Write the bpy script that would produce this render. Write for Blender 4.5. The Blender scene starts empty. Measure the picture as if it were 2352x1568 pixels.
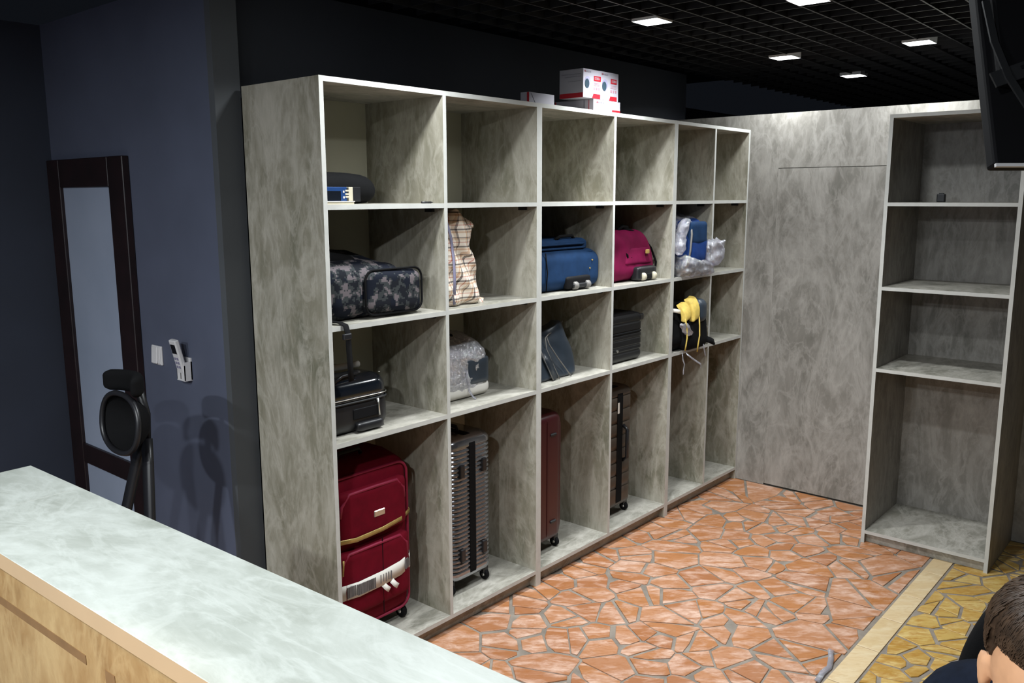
import bpy, bmesh, math, random
from mathutils import Vector, Matrix, noise
random.seed(7)
PI = math.pi
SC = bpy.context.scene
COL = SC.collection

# ------------------------------------------------------------------ camera
cam_d = bpy.data.cameras.new('camera'); cam = bpy.data.objects.new('camera', cam_d); COL.objects.link(cam)
cam_d.sensor_width = 36.0; cam_d.lens = 30.055; cam_d.clip_start = 0.05; cam_d.clip_end = 60
cam.location = (-1.8302, -2.4254, 1.8472)
cam.rotation_euler = (math.radians(90 - 9.624), math.radians(0.13), -math.radians(49.334))
SC.camera = cam
# ------------------------------------------------------------------ world, exposure
W = bpy.data.worlds.new('world'); SC.world = W; W.use_nodes = True
W.node_tree.nodes['Background'].inputs[0].default_value = (0.55, 0.66, 0.9, 1)
W.node_tree.nodes['Background'].inputs[1].default_value = 0.006
SC.view_settings.view_transform = 'Standard'; SC.view_settings.look = 'None'
SC.view_settings.exposure = 0.35; SC.view_settings.gamma = 1.0; SC.view_settings.use_curve_mapping = False
COOL = (0.93, 0.98, 1.0); WARM = (1.0, 0.70, 0.38)
LAMP_W = 13.0          # watts of each cool ceiling lamp
WARM_W = 15.0          # watts of the added warm spot aimed at the counter front
CEIL = 2.64

# ------------------------------------------------------------------ node helper / materials
class NT:
    def __init__(s, name):
        s.m = bpy.data.materials.new(name); s.m.use_nodes = True
        s.t = s.m.node_tree; s.b = s.t.nodes['Principled BSDF']; s.out = s.t.nodes['Material Output']
    def n(s, typ, ins=None, **props):
        x = s.t.nodes.new(typ)
        for k, v in props.items(): setattr(x, k, v)
        for k, v in (ins or {}).items(): s.set(x.inputs[k], v)
        return x
    def set(s, sock, v):
        if isinstance(v, bpy.types.NodeSocket): s.t.links.new(v, sock)
        else:
            if isinstance(v, (tuple, list)) and len(v) == 3 and sock.type == 'RGBA': v = (*v, 1)
            sock.default_value = v
    def bsdf(s, **k):
        for a, v in k.items(): s.set(s.b.inputs[a.replace('_', ' ')], v)
    def math(s, op, a, b=0.0, c=0.0):
        x = s.n('ShaderNodeMath', operation=op); s.set(x.inputs[0], a); s.set(x.inputs[1], b); s.set(x.inputs[2], c); return x.outputs[0]
    def mix(s, f, a, b, blend='MIX'):
        x = s.n('ShaderNodeMix', data_type='RGBA', blend_type=blend)
        s.set(x.inputs[0], f); s.set(x.inputs[6], a); s.set(x.inputs[7], b); return x.outputs[2]
    def ramp(s, f, stops, interp='LINEAR'):
        x = s.n('ShaderNodeValToRGB'); x.color_ramp.interpolation = interp
        e = x.color_ramp.elements
        while len(e) < len(stops): e.new(0.5)
        for q, (p, c) in zip(e, stops):
            q.position = p; q.color = (*c, 1) if len(c) == 3 else c
        s.set(x.inputs[0], f); return x.outputs[0]
    def noise(s, vec, scale, detail=4, rough=0.55, dist=0.0):
        x = s.n('ShaderNodeTexNoise', {'Scale': scale, 'Detail': detail, 'Roughness': rough, 'Distortion': dist})
        if vec is not None: s.set(x.inputs['Vector'], vec)
        return x.outputs[0]
    def obj(s, scale=(1, 1, 1), rnd=True, rot=(0, 0, 0)):
        tc = s.n('ShaderNodeTexCoord'); v = tc.outputs['Object']
        if rnd:
            oi = s.n('ShaderNodeObjectInfo')
            a = s.n('ShaderNodeVectorMath', operation='ADD'); r = s.math('MULTIPLY', oi.outputs['Random'], 37.0)
            cx = s.n('ShaderNodeCombineXYZ'); [s.set(cx.inputs[i], r) for i in range(3)]
            s.set(a.inputs[0], v); s.set(a.inputs[1], cx.outputs[0]); v = a.outputs[0]
        mp = s.n('ShaderNodeMapping', {'Scale': scale, 'Rotation': rot}); s.set(mp.inputs['Vector'], v)
        return mp.outputs[0]
    def bump(s, h, strength=0.2, dist=0.002):
        x = s.n('ShaderNodeBump', {'Strength': strength, 'Distance': dist}); s.set(x.inputs['Height'], h)
        s.set(s.b.inputs['Normal'], x.outputs[0])

def plain(name, col, rough=0.5, metal=0.0, var=0.12, vs=6.0, bump=0.0, bs=200.0, coat=0.0, spec=0.5, sheen=0.0):
    k = NT(name)
    v = k.obj((1, 1, 1))
    f = k.noise(v, vs, 3)
    dark = tuple(c * (1 - var) for c in col); lite = tuple(min(1, c * (1 + var)) for c in col)
    c = k.ramp(f, [(0.3, dark), (0.7, lite)])
    k.bsdf(Base_Color=c, Roughness=rough, Metallic=metal, Coat_Weight=coat, Specular_IOR_Level=spec, Sheen_Weight=sheen)
    if bump: k.bump(k.noise(v, bs, 2), bump, 0.001)
    return k.m

def laminate(name, base, vein, dark, stretch=(1, 1, 0.42), rough=0.42, rot=(0, 0.25, 0), gain=1.0):
    k = NT(name)
    v = k.obj(stretch, True, rot)
    cloud = k.noise(v, 5.5, 8, 0.62, 0.9)
    fine = k.noise(v, 26, 6, 0.7, 0.6)
    vn = k.noise(v, 2.8, 9, 0.66, 0.9)
    ridge = k.math('SUBTRACT', 1.0, k.math('MULTIPLY', k.math('ABSOLUTE', k.math('SUBTRACT', vn, 0.5)), 14.0))
    vn2 = k.noise(v, 6.5, 6, 0.6, 1.1)
    ridge2 = k.math('SUBTRACT', 1.0, k.math('MULTIPLY', k.math('ABSOLUTE', k.math('SUBTRACT', vn2, 0.52)), 22.0))
    c = k.ramp(cloud, [(0.30, dark), (0.5, base), (0.70, tuple(a * 0.55 + b * 0.45 for a, b in zip(base, vein)))])
    c = k.mix(k.math('MAXIMUM', k.math('MULTIPLY', k.math('SUBTRACT', fine, 0.47), 2.0 * gain), 0.0), c, vein)
    cl = lambda x: k.math('MAXIMUM', x, 0.0)
    c = k.mix(k.math('MULTIPLY', cl(ridge), 0.34 * gain), c, vein)
    c = k.mix(k.math('MULTIPLY', cl(ridge2), 0.34 * gain), c, vein)
    k.bsdf(Base_Color=c, Roughness=rough, Specular_IOR_Level=0.35)
    k.bump(fine, 0.05, 0.001)
    return k.m

M = {}
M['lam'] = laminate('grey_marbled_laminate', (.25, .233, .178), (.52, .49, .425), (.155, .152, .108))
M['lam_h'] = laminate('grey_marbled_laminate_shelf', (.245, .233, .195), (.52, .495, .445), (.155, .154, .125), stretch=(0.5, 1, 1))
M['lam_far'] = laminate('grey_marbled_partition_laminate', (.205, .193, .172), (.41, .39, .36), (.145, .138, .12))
M['counter'] = laminate('pale_marbled_worktop', (.345, .367, .333), (.53, .56, .53), (.285, .305, .27), stretch=(1.1, .45, 1), rough=0.3, rot=(0, 0, 0.35))
M['counter_front'] = laminate('counter_front_laminate', (.265, .160, .066), (.43, .31, .155), (.19, .108, .042))
M['inlay'] = plain('brown_inlay', (.17, .095, .04), .5, var=.15, vs=12)  # brown stands for the shade in the counter front grooves
M['inlay_l'] = plain('amber_inlay', (.42, .25, .09), .5, var=.1, vs=8)  # amber stands for warm light on the recess floor
M['tan'] = plain('tan_edge_banding', (.41, .29, .175), .45, var=.04)
M['edge'] = plain('laminate_edge_banding', (.47, .47, .445), 0.45, var=.06, vs=20)
M['hdf'] = plain('cream_hardboard', (.42, .40, .30), 0.6, var=.05)
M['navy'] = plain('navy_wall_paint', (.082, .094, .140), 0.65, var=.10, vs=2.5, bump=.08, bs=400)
M['navy_mid'] = plain('deep_navy_wall_paint', (.024, .030, .048), 0.7, var=.1, vs=2.5, bump=.08, bs=400)  # same navy as the left wall, with the rear wall's shade in the colour
M['navy_dark'] = plain('dark_navy_wall_paint', (.016, .019, .027), 0.7, var=.1, vs=2.5, bump=.08, bs=400)  # the navy again, darkened to stand for the dimness on the back walls
M['greystrip'] = plain('grey_wall_paint', (.072, .078, .086), 0.65, var=.08, vs=3, bump=.08, bs=400)
M['black'] = plain('black_soffit_paint', (.004, .004, .005), 0.9, var=.2)
M['gridbar'] = plain('black_grid_ceiling_bar', (.012, .012, .0135), 0.5, var=.1)
M['mahog'] = plain('dark_mahogany', (.0105, .0035, .004), 0.45, var=.35, vs=9)
M['white_pl'] = plain('white_plastic', (.62, .61, .62), 0.35, var=.03)
M['blk_pl'] = plain('black_plastic', (.010, .010, .012), 0.4, var=.15)
M['blk_gloss'] = plain('glossy_black_shell', (.006, .008, .012), 0.12, var=.1, coat=.6)
M['blk_fab'] = plain('black_fabric', (.0045, .0045, .005), 0.85, var=.25, bump=.4, bs=500, spec=.12)
M['dk_metal'] = plain('dark_grey_metal', (.022, .023, .025), 0.5, metal=.3, var=.1)
M['silver'] = plain('silver_metal', (.62, .61, .58), 0.28, metal=.9, var=.05)
M['rubber'] = plain('black_rubber', (.005, .005, .006), 0.7, var=.1, spec=.15)
M['red_fab'] = plain('crimson_fabric', (.135, .0025, .012), 0.8, var=.12, vs=30, bump=.3, bs=700, spec=.12)
M['red_lite'] = plain('crimson_piping', (.24, .005, .036), 0.6, var=.08)
M['blk_matte'] = plain('matte_black_shell', (.006, .0065, .008), .38, var=.1, spec=.3)
M['dkred'] = plain('dark_red_shell', (.042, .002, .005), 0.38, var=.1)
M['rib_sil'] = plain('silver_polycarbonate', (.33, .335, .36), 0.16, metal=.85, var=.06)
M['brown'] = plain('brown_polycarbonate', (.060, .042, .030), 0.38, metal=.15, var=.08)
M['blue_fab'] = plain('navy_blue_fabric', (.010, .032, .085), 0.75, var=.15, vs=20, bump=.3, bs=600, spec=.12)
M['blue_br'] = plain('bright_blue_fabric', (.008, .030, .13), 0.7, var=.3, vs=12, bump=.3, bs=500, spec=.12)
M['mag_fab'] = plain('magenta_fabric', (.155, .005, .042), 0.75, var=.2, vs=14, bump=.3, bs=500, spec=.12)
M['slate'] = plain('slate_vinyl', (.028, .038, .052), 0.35, var=.2, vs=12, bump=.25, bs=60)
M['slate_l'] = plain('pale_seam', (.17, .16, .15), 0.5, var=.1)
M['yellow'] = plain('yellow_fabric', (.52, .37, .075), 0.75, var=.15, vs=40, bump=.3, bs=500)
M['gold'] = plain('gold_tape', (.42, .29, .09), 0.3, metal=.3, var=.15, vs=40)
M['paper'] = plain('white_paper', (.66, .63, .58), 0.6, var=.05)
M['ink'] = plain('grey_ink', (.16, .15, .15), 0.7, var=.05)
M['pink'] = plain('pale_pink_print', (.27, .13, .16), .5, var=.05)
M['box_w'] = plain('white_carton', (.27, .258, .292), 0.5, var=.03)
M['box_r'] = plain('red_print', (.27, .004, .012), 0.5, var=.05)
M['box_g'] = plain('grey_print', (.17, .16, .19), 0.5, var=.05)
M['lens'] = plain('dark_lens_print', (.018, .035, .05), 0.4, var=.2)
M['lilac'] = plain('lilac_print', (.22, .21, .31), 0.5, var=.04)
M['bluebox'] = plain('blue_carton', (.006, .035, .13), 0.4, var=.1)
M['cream'] = plain('cream_card', (.46, .42, .32), 0.5, var=.06)
M['skin'] = plain('skin', (.62, .33, .18), 0.5, var=.10, vs=25)
M['hair'] = plain('dark_brown_hair', (.050, .029, .017), 0.42, var=.45, vs=60)
M['navyknit'] = plain('navy_knit', (.006, .009, .018), 0.9, spec=.1, var=.25, vs=40, bump=.6, bs=160)
M['trouser'] = plain('dark_trousers', (.02, .02, .024), 0.9, var=.15)
M['screen'] = plain('dark_screen_glass', (.006, .006, .007), 0.12, var=.05)

def k_door_glass():
    k = NT('frosted_door_glass')
    k.bsdf(Base_Color=k.ramp(k.noise(k.obj(), 2.2, 3), [(.3, (.28, .33, .43)), (.7, (.34, .39, .50))]), Roughness=0.35, Specular_IOR_Level=.5)
    return k.m
M['frost'] = k_door_glass()

def k_camo():
    k = NT('grey_digital_camouflage')
    v = k.obj((1, 1, 1), False)
    sn = k.n('ShaderNodeVectorMath', operation='SNAP'); k.set(sn.inputs[0], v); k.set(sn.inputs[1], (.006, .006, .006))
    f = k.noise(sn.outputs[0], 24, 3, .6); g = k.noise(sn.outputs[0], 15, 2, .5)
    c = k.ramp(f, [(0, (.010, .011, .015)), (.46, (.034, .038, .040)), (.54, (.115, .098, .105))], 'CONSTANT')
    c = k.mix(k.math('GREATER_THAN', g, .56), c, (.008, .010, .017))
    k.bsdf(Base_Color=c, Roughness=.8, Specular_IOR_Level=.1); k.bump(k.noise(v, 600, 2), .3, .001)
    return k.m
M['camo'] = k_camo()

def k_plaid():
    k = NT('plaid_woven_plastic')
    tc = k.n('ShaderNodeTexCoord'); s = k.n('ShaderNodeSeparateXYZ'); k.set(s.inputs[0], tc.outputs['Object'])
    a = k.math('FRACT', k.math('MULTIPLY', k.math('ADD', s.outputs[0], s.outputs[1]), 15.5))
    b = k.math('FRACT', k.math('MULTIPLY', s.outputs[2], 14.0))
    st = [(0, (.86, .80, .72)), (.24, (.60, .40, .27)), (.34, (.84, .76, .66)), (.40, (.06, .05, .05)), (.50, (.88, .82, .76)),
          (.68, (.55, .22, .17)), (.73, (.84, .77, .68)), (.86, (.62, .48, .36)), (.95, (.16, .12, .11))]
    c1 = k.ramp(a, st, 'CONSTANT'); c2 = k.ramp(b, st, 'CONSTANT')
    c = k.mix(.5, c1, c2); c = k.mix(.6, c, k.mix(1.0, c1, c2, 'MULTIPLY'))
    k.bsdf(Base_Color=c, Roughness=.38); k.bump(k.noise(k.obj((1, 1, 1), False), 40, 4), .35, .004)
    return k.m
M['plaid'] = k_plaid()

def k_stone(name, cols, streaks):  # pale and dark streaks, stretched along one direction over all stones
    k = NT(name)
    oi = k.n('ShaderNodeObjectInfo'); r = oi.outputs['Random']
    base = k.ramp(r, [(i / (len(cols) - 1), c) for i, c in enumerate(cols)])
    tc = k.n('ShaderNodeTexCoord'); ro = k.n('ShaderNodeVectorRotate', {'Angle': .86}, rotation_type='Z_AXIS'); k.set(ro.inputs['Vector'], tc.outputs['Object'])
    ad = k.n('ShaderNodeVectorMath', operation='ADD'); k.set(ad.inputs[0], ro.outputs[0]); cx = k.n('ShaderNodeCombineXYZ'); [k.set(cx.inputs[i], k.math('MULTIPLY', r, 61.0)) for i in range(3)]; k.set(ad.inputs[1], cx.outputs[0])
    mp = k.n('ShaderNodeMapping', {'Scale': (1, 2.6, 1)}); k.set(mp.inputs['Vector'], ad.outputs[0]); v = mp.outputs[0]
    n1 = k.noise(v, 6.5, 6, .62, .5); n2 = k.noise(v, 24, 5, .65, .4)
    c = k.mix(k.ramp(n1, [(.46, (0, 0, 0)), (.66, (1, 1, 1))]), base, streaks[0])
    c = k.mix(k.math('MULTIPLY', k.ramp(n2, [(.46, (0, 0, 0)), (.68, (1, 1, 1))]), .7), c, streaks[1])
    k.bsdf(Base_Color=c, Roughness=k.math('ADD', k.math('MULTIPLY', n1, .3), .32), Specular_IOR_Level=.35)
    k.bump(n2, .15, .002)
    return k.m
M['stone_r'] = k_stone('terracotta_flagstone', [(.36, .155, .062), (.29, .115, .048), (.39, .19, .10), (.34, .135, .042)], ((.54, .36, .275), (.28, .10, .026)))
M['stone_y'] = k_stone('yellow_flagstone', [(.43, .26, .060), (.34, .18, .030), (.46, .31, .09), (.38, .20, .035)], ((.54, .40, .16), (.31, .135, .016)))
M['border'] = k_stone('pale_border_tile', [(.50, .37, .20), (.54, .41, .24)], ((.58, .47, .30), (.46, .32, .17)))
M['grout'] = plain('grey_grout', (.195, .165, .135), 0.85, var=.25, vs=14, bump=.4, bs=150)

def k_film(name, amt, tint=(.9, .9, .95), crease=.25):
    k = NT(name)
    v = k.obj((1, 1, 1)); h = k.noise(v, 34, 5, .6, 2.0)
    bp = k.n('ShaderNodeBump', {'Strength': .9, 'Distance': .012}); k.set(bp.inputs['Height'], h)
    tr = k.n('ShaderNodeBsdfTransparent', {'Color': (*tint, 1)}); gl = k.n('ShaderNodeBsdfGlossy', {'Color': (.9, .9, .95, 1), 'Roughness': .12})
    df = k.n('ShaderNodeBsdfDiffuse', {'Color': (.7, .7, .75, 1)})
    k.set(gl.inputs['Normal'], bp.outputs[0])
    m0 = k.n('ShaderNodeMixShader', {0: .3}); k.set(m0.inputs[1], gl.outputs[0]); k.set(m0.inputs[2], df.outputs[0])
    fr = k.n('ShaderNodeFresnel', {'IOR': 1.4}); k.set(fr.inputs['Normal'], bp.outputs[0])
    cre = k.ramp(h, [(.5, (0, 0, 0)), (.62, (1, 1, 1))])
    f = k.math('MINIMUM', k.math('ADD', k.math('ADD', fr.outputs[0], amt), k.math('MULTIPLY', cre, crease)), .9)
    m1 = k.n('ShaderNodeMixShader'); k.set(m1.inputs[0], f); k.set(m1.inputs[1], tr.outputs[0]); k.set(m1.inputs[2], m0.outputs[0])
    k.set(k.out.inputs['Surface'], m1.outputs[0])
    return k.m
M['film'] = k_film('clear_stretch_film', .26)
M['film_t'] = k_film('clear_thin_film', .05, (.95, .95, .97), .12)
M['wrap'] = k_film('silvery_stretch_film', .46, (.85, .85, .9), .4)
M['bundle'] = plain('grey_bundle_fabric', (.07, .065, .075), .6, var=.5, vs=9)

def k_emit(name, col, st):
    k = NT(name); k.bsdf(Base_Color=(.8, .8, .8), Emission_Color=col, Emission_Strength=st); return k.m
M['lamp'] = k_emit('cool_lamp_diffuser', COOL, 9.0)
M['lamp_warm'] = k_emit('warm_lamp_diffuser', WARM, 6.0)
M['lamp_side'] = plain('lamp_reflector_white', (.8, .8, .82), .35, var=.02)

# ------------------------------------------------------------------ mesh helpers
def obj(name, bm, m, parent=None, smooth=False, loc=(0, 0, 0), rot=(0, 0, 0)):
    me = bpy.data.meshes.new(name); bmesh.ops.recalc_face_normals(bm, faces=bm.faces); bm.to_mesh(me); bm.free()
    ms = m if isinstance(m, (list, tuple)) else [m]
    for x in ms: me.materials.append(M[x] if isinstance(x, str) else x)
    if smooth: me.polygons.foreach_set('use_smooth', [True] * len(me.polygons))
    o = bpy.data.objects.new(name, me); COL.objects.link(o); o.location = loc; o.rotation_euler = rot
    if parent: o.parent = parent
    return o
def tag(o, label=None, cat=None, group=None, kind=None):
    if label: o['label'] = label
    if cat: o['category'] = cat
    if group: o['group'] = group
    if kind: o['kind'] = kind
    return o
def thing(name, label, cat, loc=(0, 0, 0), rz=0.0, group=None, rot=None):
    o = bpy.data.objects.new(name, None); COL.objects.link(o); o.location = loc
    o.rotation_euler = rot if rot else (0, 0, rz); o.empty_display_size = .05
    return tag(o, label, cat, group)
def struct(name, bm, m, parent=None, **k):
    o = obj(name, bm, m, parent, **k)
    if parent is None: o['kind'] = 'structure'
    return o
def NB(): return bmesh.new()
def box(bm, x0, x1, y0, y1, z0, z1, bev=0.0, seg=1):
    vs = [bm.verts.new((x, y, z)) for x in (x0, x1) for y in (y0, y1) for z in (z0, z1)]
    fs = [bm.faces.new([vs[i] for i in q]) for q in ((0, 1, 3, 2), (4, 6, 7, 5), (0, 4, 5, 1), (2, 3, 7, 6), (0, 2, 6, 4), (1, 5, 7, 3))]
    if bev:
        es = list({e for f in fs for e in f.edges})
        bmesh.ops.bevel(bm, geom=es, offset=bev, segments=seg, affect='EDGES', profile=.5)
    return bm
def B(x0, x1, y0, y1, z0, z1, bev=0.0, seg=1): return box(NB(), x0, x1, y0, y1, z0, z1, bev, seg)
def tube(bm, pts, r, seg=8, closed=False, cap=True):
    pts = [Vector(p) for p in pts]; n = len(pts); rings = []
    up = None
    for i, p in enumerate(pts):
        a = pts[(i - 1) % n] if (closed or i > 0) else p; b = pts[(i + 1) % n] if (closed or i < n - 1) else p
        t = (b - a).normalized()
        if up is None: up = t.orthogonal().normalized()
        up = (up - t * up.dot(t)).normalized(); s = t.cross(up)
        rr = r[i] if isinstance(r, (list, tuple)) else r
        rings.append([bm.verts.new(p + (up * math.cos(2 * PI * j / seg) + s * math.sin(2 * PI * j / seg)) * rr) for j in range(seg)])
    for i in range(n if closed else n - 1):
        A, Bq = rings[i], rings[(i + 1) % n]
        for j in range(seg): bm.faces.new((A[j], A[(j + 1) % seg], Bq[(j + 1) % seg], Bq[j]))
    if cap and not closed: bm.faces.new(rings[0][::-1]); bm.faces.new(rings[-1])
    return bm
def ribbon(bm, pts, w, t, side=(1, 0, 0)):
    pts = [Vector(p) for p in pts]; side = Vector(side).normalized(); rings = []
    for i, p in enumerate(pts):
        tn = (pts[min(i + 1, len(pts) - 1)] - pts[max(i - 1, 0)]).normalized()
        s = (side - tn * side.dot(tn)).normalized(); nn = tn.cross(s)
        rings.append([bm.verts.new(p + s * a * w / 2 + nn * b * t / 2) for a, b in ((-1, -1), (1, -1), (1, 1), (-1, 1))])
    for A, Bq in zip(rings, rings[1:]):
        for j in range(4): bm.faces.new((A[j], A[(j + 1) % 4], Bq[(j + 1) % 4], Bq[j]))
    bm.faces.new(rings[0][::-1]); bm.faces.new(rings[-1])
    return bm
def cyl(bm, c, axis, r, h, seg=20, bev=0.0):
    """cylinder centred at c along axis ('X','Y','Z')"""
    i = 'XYZ'.index(axis); a = Vector((0, 0, 0)); a[i] = h / 2; c = Vector(c)
    if bev:
        b = a * ((h / 2 - bev) / (h / 2)); return tube(bm, [c - a, c - b, c + b, c + a], [r - bev, r, r, r - bev], seg)
    return tube(bm, [c - a, c + a], r, seg)
def soft(cx, cy, z0, w, d, h, r, n=14, fn=None):
    """rounded box standing at z0; fn(u,v,t,p)->p shapes it; u,v in -1..1, t in 0..1"""
    bm = NB(); hw, hd, hh = w / 2, d / 2, h / 2; vd = {}
    r = min(r, hw, hd, hh)
    def vert(a, b, c):
        key = (round(a, 5), round(b, 5), round(c, 5))
        if key in vd: return vd[key]
        sp = lambda q: math.copysign(abs(q) ** .8, q)
        p = Vector((sp(a) * hw, sp(b) * hd, sp(c) * hh))
        q = Vector((max(-hw + r, min(hw - r, p.x)), max(-hd + r, min(hd - r, p.y)), max(-hh + r, min(hh - r, p.z))))
        dv = p - q
        if dv.length > 1e-9: p = q + dv.normalized() * r
        p = Vector((p.x, p.y, p.z + hh))
        if fn: p = fn(p.x / hw, p.y / hd, p.z / h, p)
        vd[key] = bm.verts.new((p.x + cx, p.y + cy, p.z + z0)); return vd[key]
    g = [-1 + 2 * i / n for i in range(n + 1)]
    for ax in range(3):
        for s in (-1, 1):
            for i in range(n):
                for j in range(n):
                    q = []
                    for a, b in ((i, j), (i + 1, j), (i + 1, j + 1), (i, j + 1)):
                        c = [0, 0, 0]; c[ax] = s; c[(ax + 1) % 3] = g[a]; c[(ax + 2) % 3] = g[b]; q.append(vert(*c))
                    if len(set(q)) == 4: bm.faces.new(q if s > 0 else q[::-1])
    return bm
def nz(p, s, seed=0.0): return noise.noise(Vector((p.x * s + seed, p.y * s + seed * 1.3, p.z * s - seed)))
def rr_ring(hx, hy, r, k=6):
    out = []
    for cx, cy, a0 in ((hx - r, hy - r, 0), (-hx + r, hy - r, PI / 2), (-hx + r, -hy + r, PI), (hx - r, -hy + r, 1.5 * PI)):
        for i in range(k + 1):
            a = a0 + PI / 2 * i / k; out.append((cx + r * math.cos(a), cy + r * math.sin(a)))
    return out
def loft(levels, k=6):
    """levels: (z, half x, half y, corner r)"""
    bm = NB(); rings = []
    for z, hx, hy, r in levels:
        rings.append([bm.verts.new((x, y, z)) for x, y in rr_ring(hx, hy, min(r, hx * .999, hy * .999), k)])
    for A, Bq in zip(rings, rings[1:]):
        n = len(A)
        for j in range(n): bm.faces.new((A[j], A[(j + 1) % n], Bq[(j + 1) % n], Bq[j]))
    bm.faces.new(rings[0][::-1]); bm.faces.new(rings[-1])
    return bm
def text(body, size, m, parent, loc, rot, name='lettering', sx=1.0):
    cu = bpy.data.curves.new(name, 'FONT'); cu.body = body; cu.size = size; cu.align_x = 'CENTER'; cu.align_y = 'CENTER'; cu.extrude = .0002
    t = bpy.data.objects.new(name, cu); COL.objects.link(t)
    bpy.context.view_layer.update()
    me = bpy.data.meshes.new_from_object(t.evaluated_get(bpy.context.evaluated_depsgraph_get()))
    bpy.data.objects.remove(t); me.materials.clear(); me.materials.append(M[m])
    o = bpy.data.objects.new(name, me); COL.objects.link(o); o.parent = parent; o.location = loc; o.rotation_euler = rot; o.scale = (sx, 1, 1)
    return o

# ================================================================== SETTING
XW = 3.27            # far wall
# ---- floor: grout slab and crazy paving
floor = struct('floor', B(-4.0, 7.0, -4.6, 2.6, -.06, -.004), 'grout')

def clip(poly, n, d):
    out = []
    for i, p in enumerate(poly):
        q = poly[(i + 1) % len(poly)]; a = p[0] * n[0] + p[1] * n[1] - d; b = q[0] * n[0] + q[1] * n[1] - d
        if a <= 0: out.append(p)
        if (a < 0 < b) or (b < 0 < a):
            t = a / (a - b); out.append((p[0] + t * (q[0] - p[0]), p[1] + t * (q[1] - p[1])))
    return out
def area(p): return abs(sum(p[i][0] * p[(i + 1) % len(p)][1] - p[(i + 1) % len(p)][0] * p[i][1] for i in range(len(p)))) / 2
def cent(p): return (sum(a for a, _ in p) / len(p), sum(b for _, b in p) / len(p))
def inset(p, g):
    s = sum(p[i][0] * p[(i + 1) % len(p)][1] - p[(i + 1) % len(p)][0] * p[i][1] for i in range(len(p)))
    if s < 0: p = p[::-1]
    out = p
    for i in range(len(p)):
        a, b = p[i], p[(i + 1) % len(p)]; dx, dy = b[0] - a[0], b[1] - a[1]; L = math.hypot(dx, dy)
        if L < 1e-6: continue
        n = (dy / L, -dx / L); out = clip(out, n, n[0] * a[0] + n[1] * a[1] - g * random.choice((.5, .8, 1.0, 1.5, 2.2)))
        if len(out) < 3: return []
    return out
def paving(x0, x1, y0, y1, dens, ax=1.25):
    R = random.Random(11 + int(y0 * 100)); pts = []
    tries = 0; N = int((x1 - x0) * (y1 - y0) * dens)
    while len(pts) < N and tries < 60000:
        tries += 1; p = (R.uniform(x0, x1), R.uniform(y0, y1))
        if all(((p[0] - q[0]) / ax) ** 2 + ((p[1] - q[1]) * ax) ** 2 > (.36 / math.sqrt(dens)) ** 2 for q in pts): pts.append(p)
    cells = []
    for p in pts:
        poly = [(x0, y0), (x1, y0), (x1, y1), (x0, y1)]
        for q in sorted(pts, key=lambda q: (q[0] - p[0]) ** 2 + (q[1] - p[1]) ** 2)[1:26]:
            n = (q[0] - p[0], q[1] - p[1]); poly = clip(poly, n, (q[0] ** 2 + q[1] ** 2 - p[0] ** 2 - p[1] ** 2) / 2)
        cells.append(poly)
    out = []
    for c in cells:
        if area(c) > 1.05 / dens and R.random() < .65:
            a = R.uniform(0, PI); n = (math.cos(a), math.sin(a)); m = cent(c); d = n[0] * m[0] + n[1] * m[1] + R.uniform(-.02, .02)
            out += [clip(c, n, d), clip(c, (-n[0], -n[1]), -d)]
        else: out.append(c)
    fin = []
    for c in out:
        c = inset(c, .0056)
        if len(c) >= 4 and R.random() < .55:          # knock one corner off, as hand-broken slabs have
            i = R.randrange(len(c)); a, b, d = c[i - 1], c[i], c[(i + 1) % len(c)]; u, v = R.uniform(.2, .55), R.uniform(.2, .55)
            c = c[:i] + [(b[0] + (a[0] - b[0]) * u, b[1] + (a[1] - b[1]) * u), (b[0] + (d[0] - b[0]) * v, b[1] + (d[1] - b[1]) * v)] + c[i + 1:]
        if len(c) >= 3 and area(c) > .0008: fin.append(c)
    return fin
def slab(bm, poly, ztop, bev=.0025):
    s = sum(poly[i][0] * poly[(i + 1) % len(poly)][1] - poly[(i + 1) % len(poly)][0] * poly[i][1] for i in range(len(poly)))
    if s < 0: poly = poly[::-1]
    m = cent(poly)
    lo = [bm.verts.new((x, y, -.005)) for x, y in poly]; hi = [bm.verts.new((x, y, ztop - bev * .6)) for x, y in poly]
    tp = []
    for x, y in poly:
        L = math.hypot(x - m[0], y - m[1]); f = 1 - bev / max(L, .01)
        tp.append(bm.verts.new((m[0] + (x - m[0]) * f, m[1] + (y - m[1]) * f, ztop)))
    n = len(poly)
    for A, Bq in ((lo, hi), (hi, tp)):
        for i in range(n): bm.faces.new((A[i], A[(i + 1) % n], Bq[(i + 1) % n], Bq[i]))
    bm.faces.new(tp)
YR, YB0, YB1 = -1.35, -1.455, -1.355
sel = []; rest = {'stone_r': NB(), 'stone_y': NB()}
def visible(c):
    return c[0] > .12 and c[0] < XW and c[1] < .05 and not (c[0] > 2.78 and -1.6 < c[1] < -1.02) and (c[0] > 1.15 or c[1] > -1.35) and c[1] > -2.15 \
        and (c[1] > -1.35 - 0 or c[0] > 1.2) and (c[0] > .2 or c[1] > -.75) and not (c[1] < -.6 and c[0] < .65 + (-.6 - c[1]) * .55)
for key, reg in (('stone_r', (-1.0, XW, YR, .05, 42)), ('stone_y', (-.2, XW, -3.0, YB0, 70)), ('stone_r', (-1.0, -.1, .06, 1.965, 42))):
    for poly in paving(*reg):
        c = cent(poly)
        if visible(c): sel.append((math.dist((c[0], c[1]), (-1.83, -2.43)) / math.sqrt(area(poly)), key, poly))
        else: slab(rest[key], poly, random.uniform(-.001, .001))
sel.sort(key=lambda q: q[0])
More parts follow.
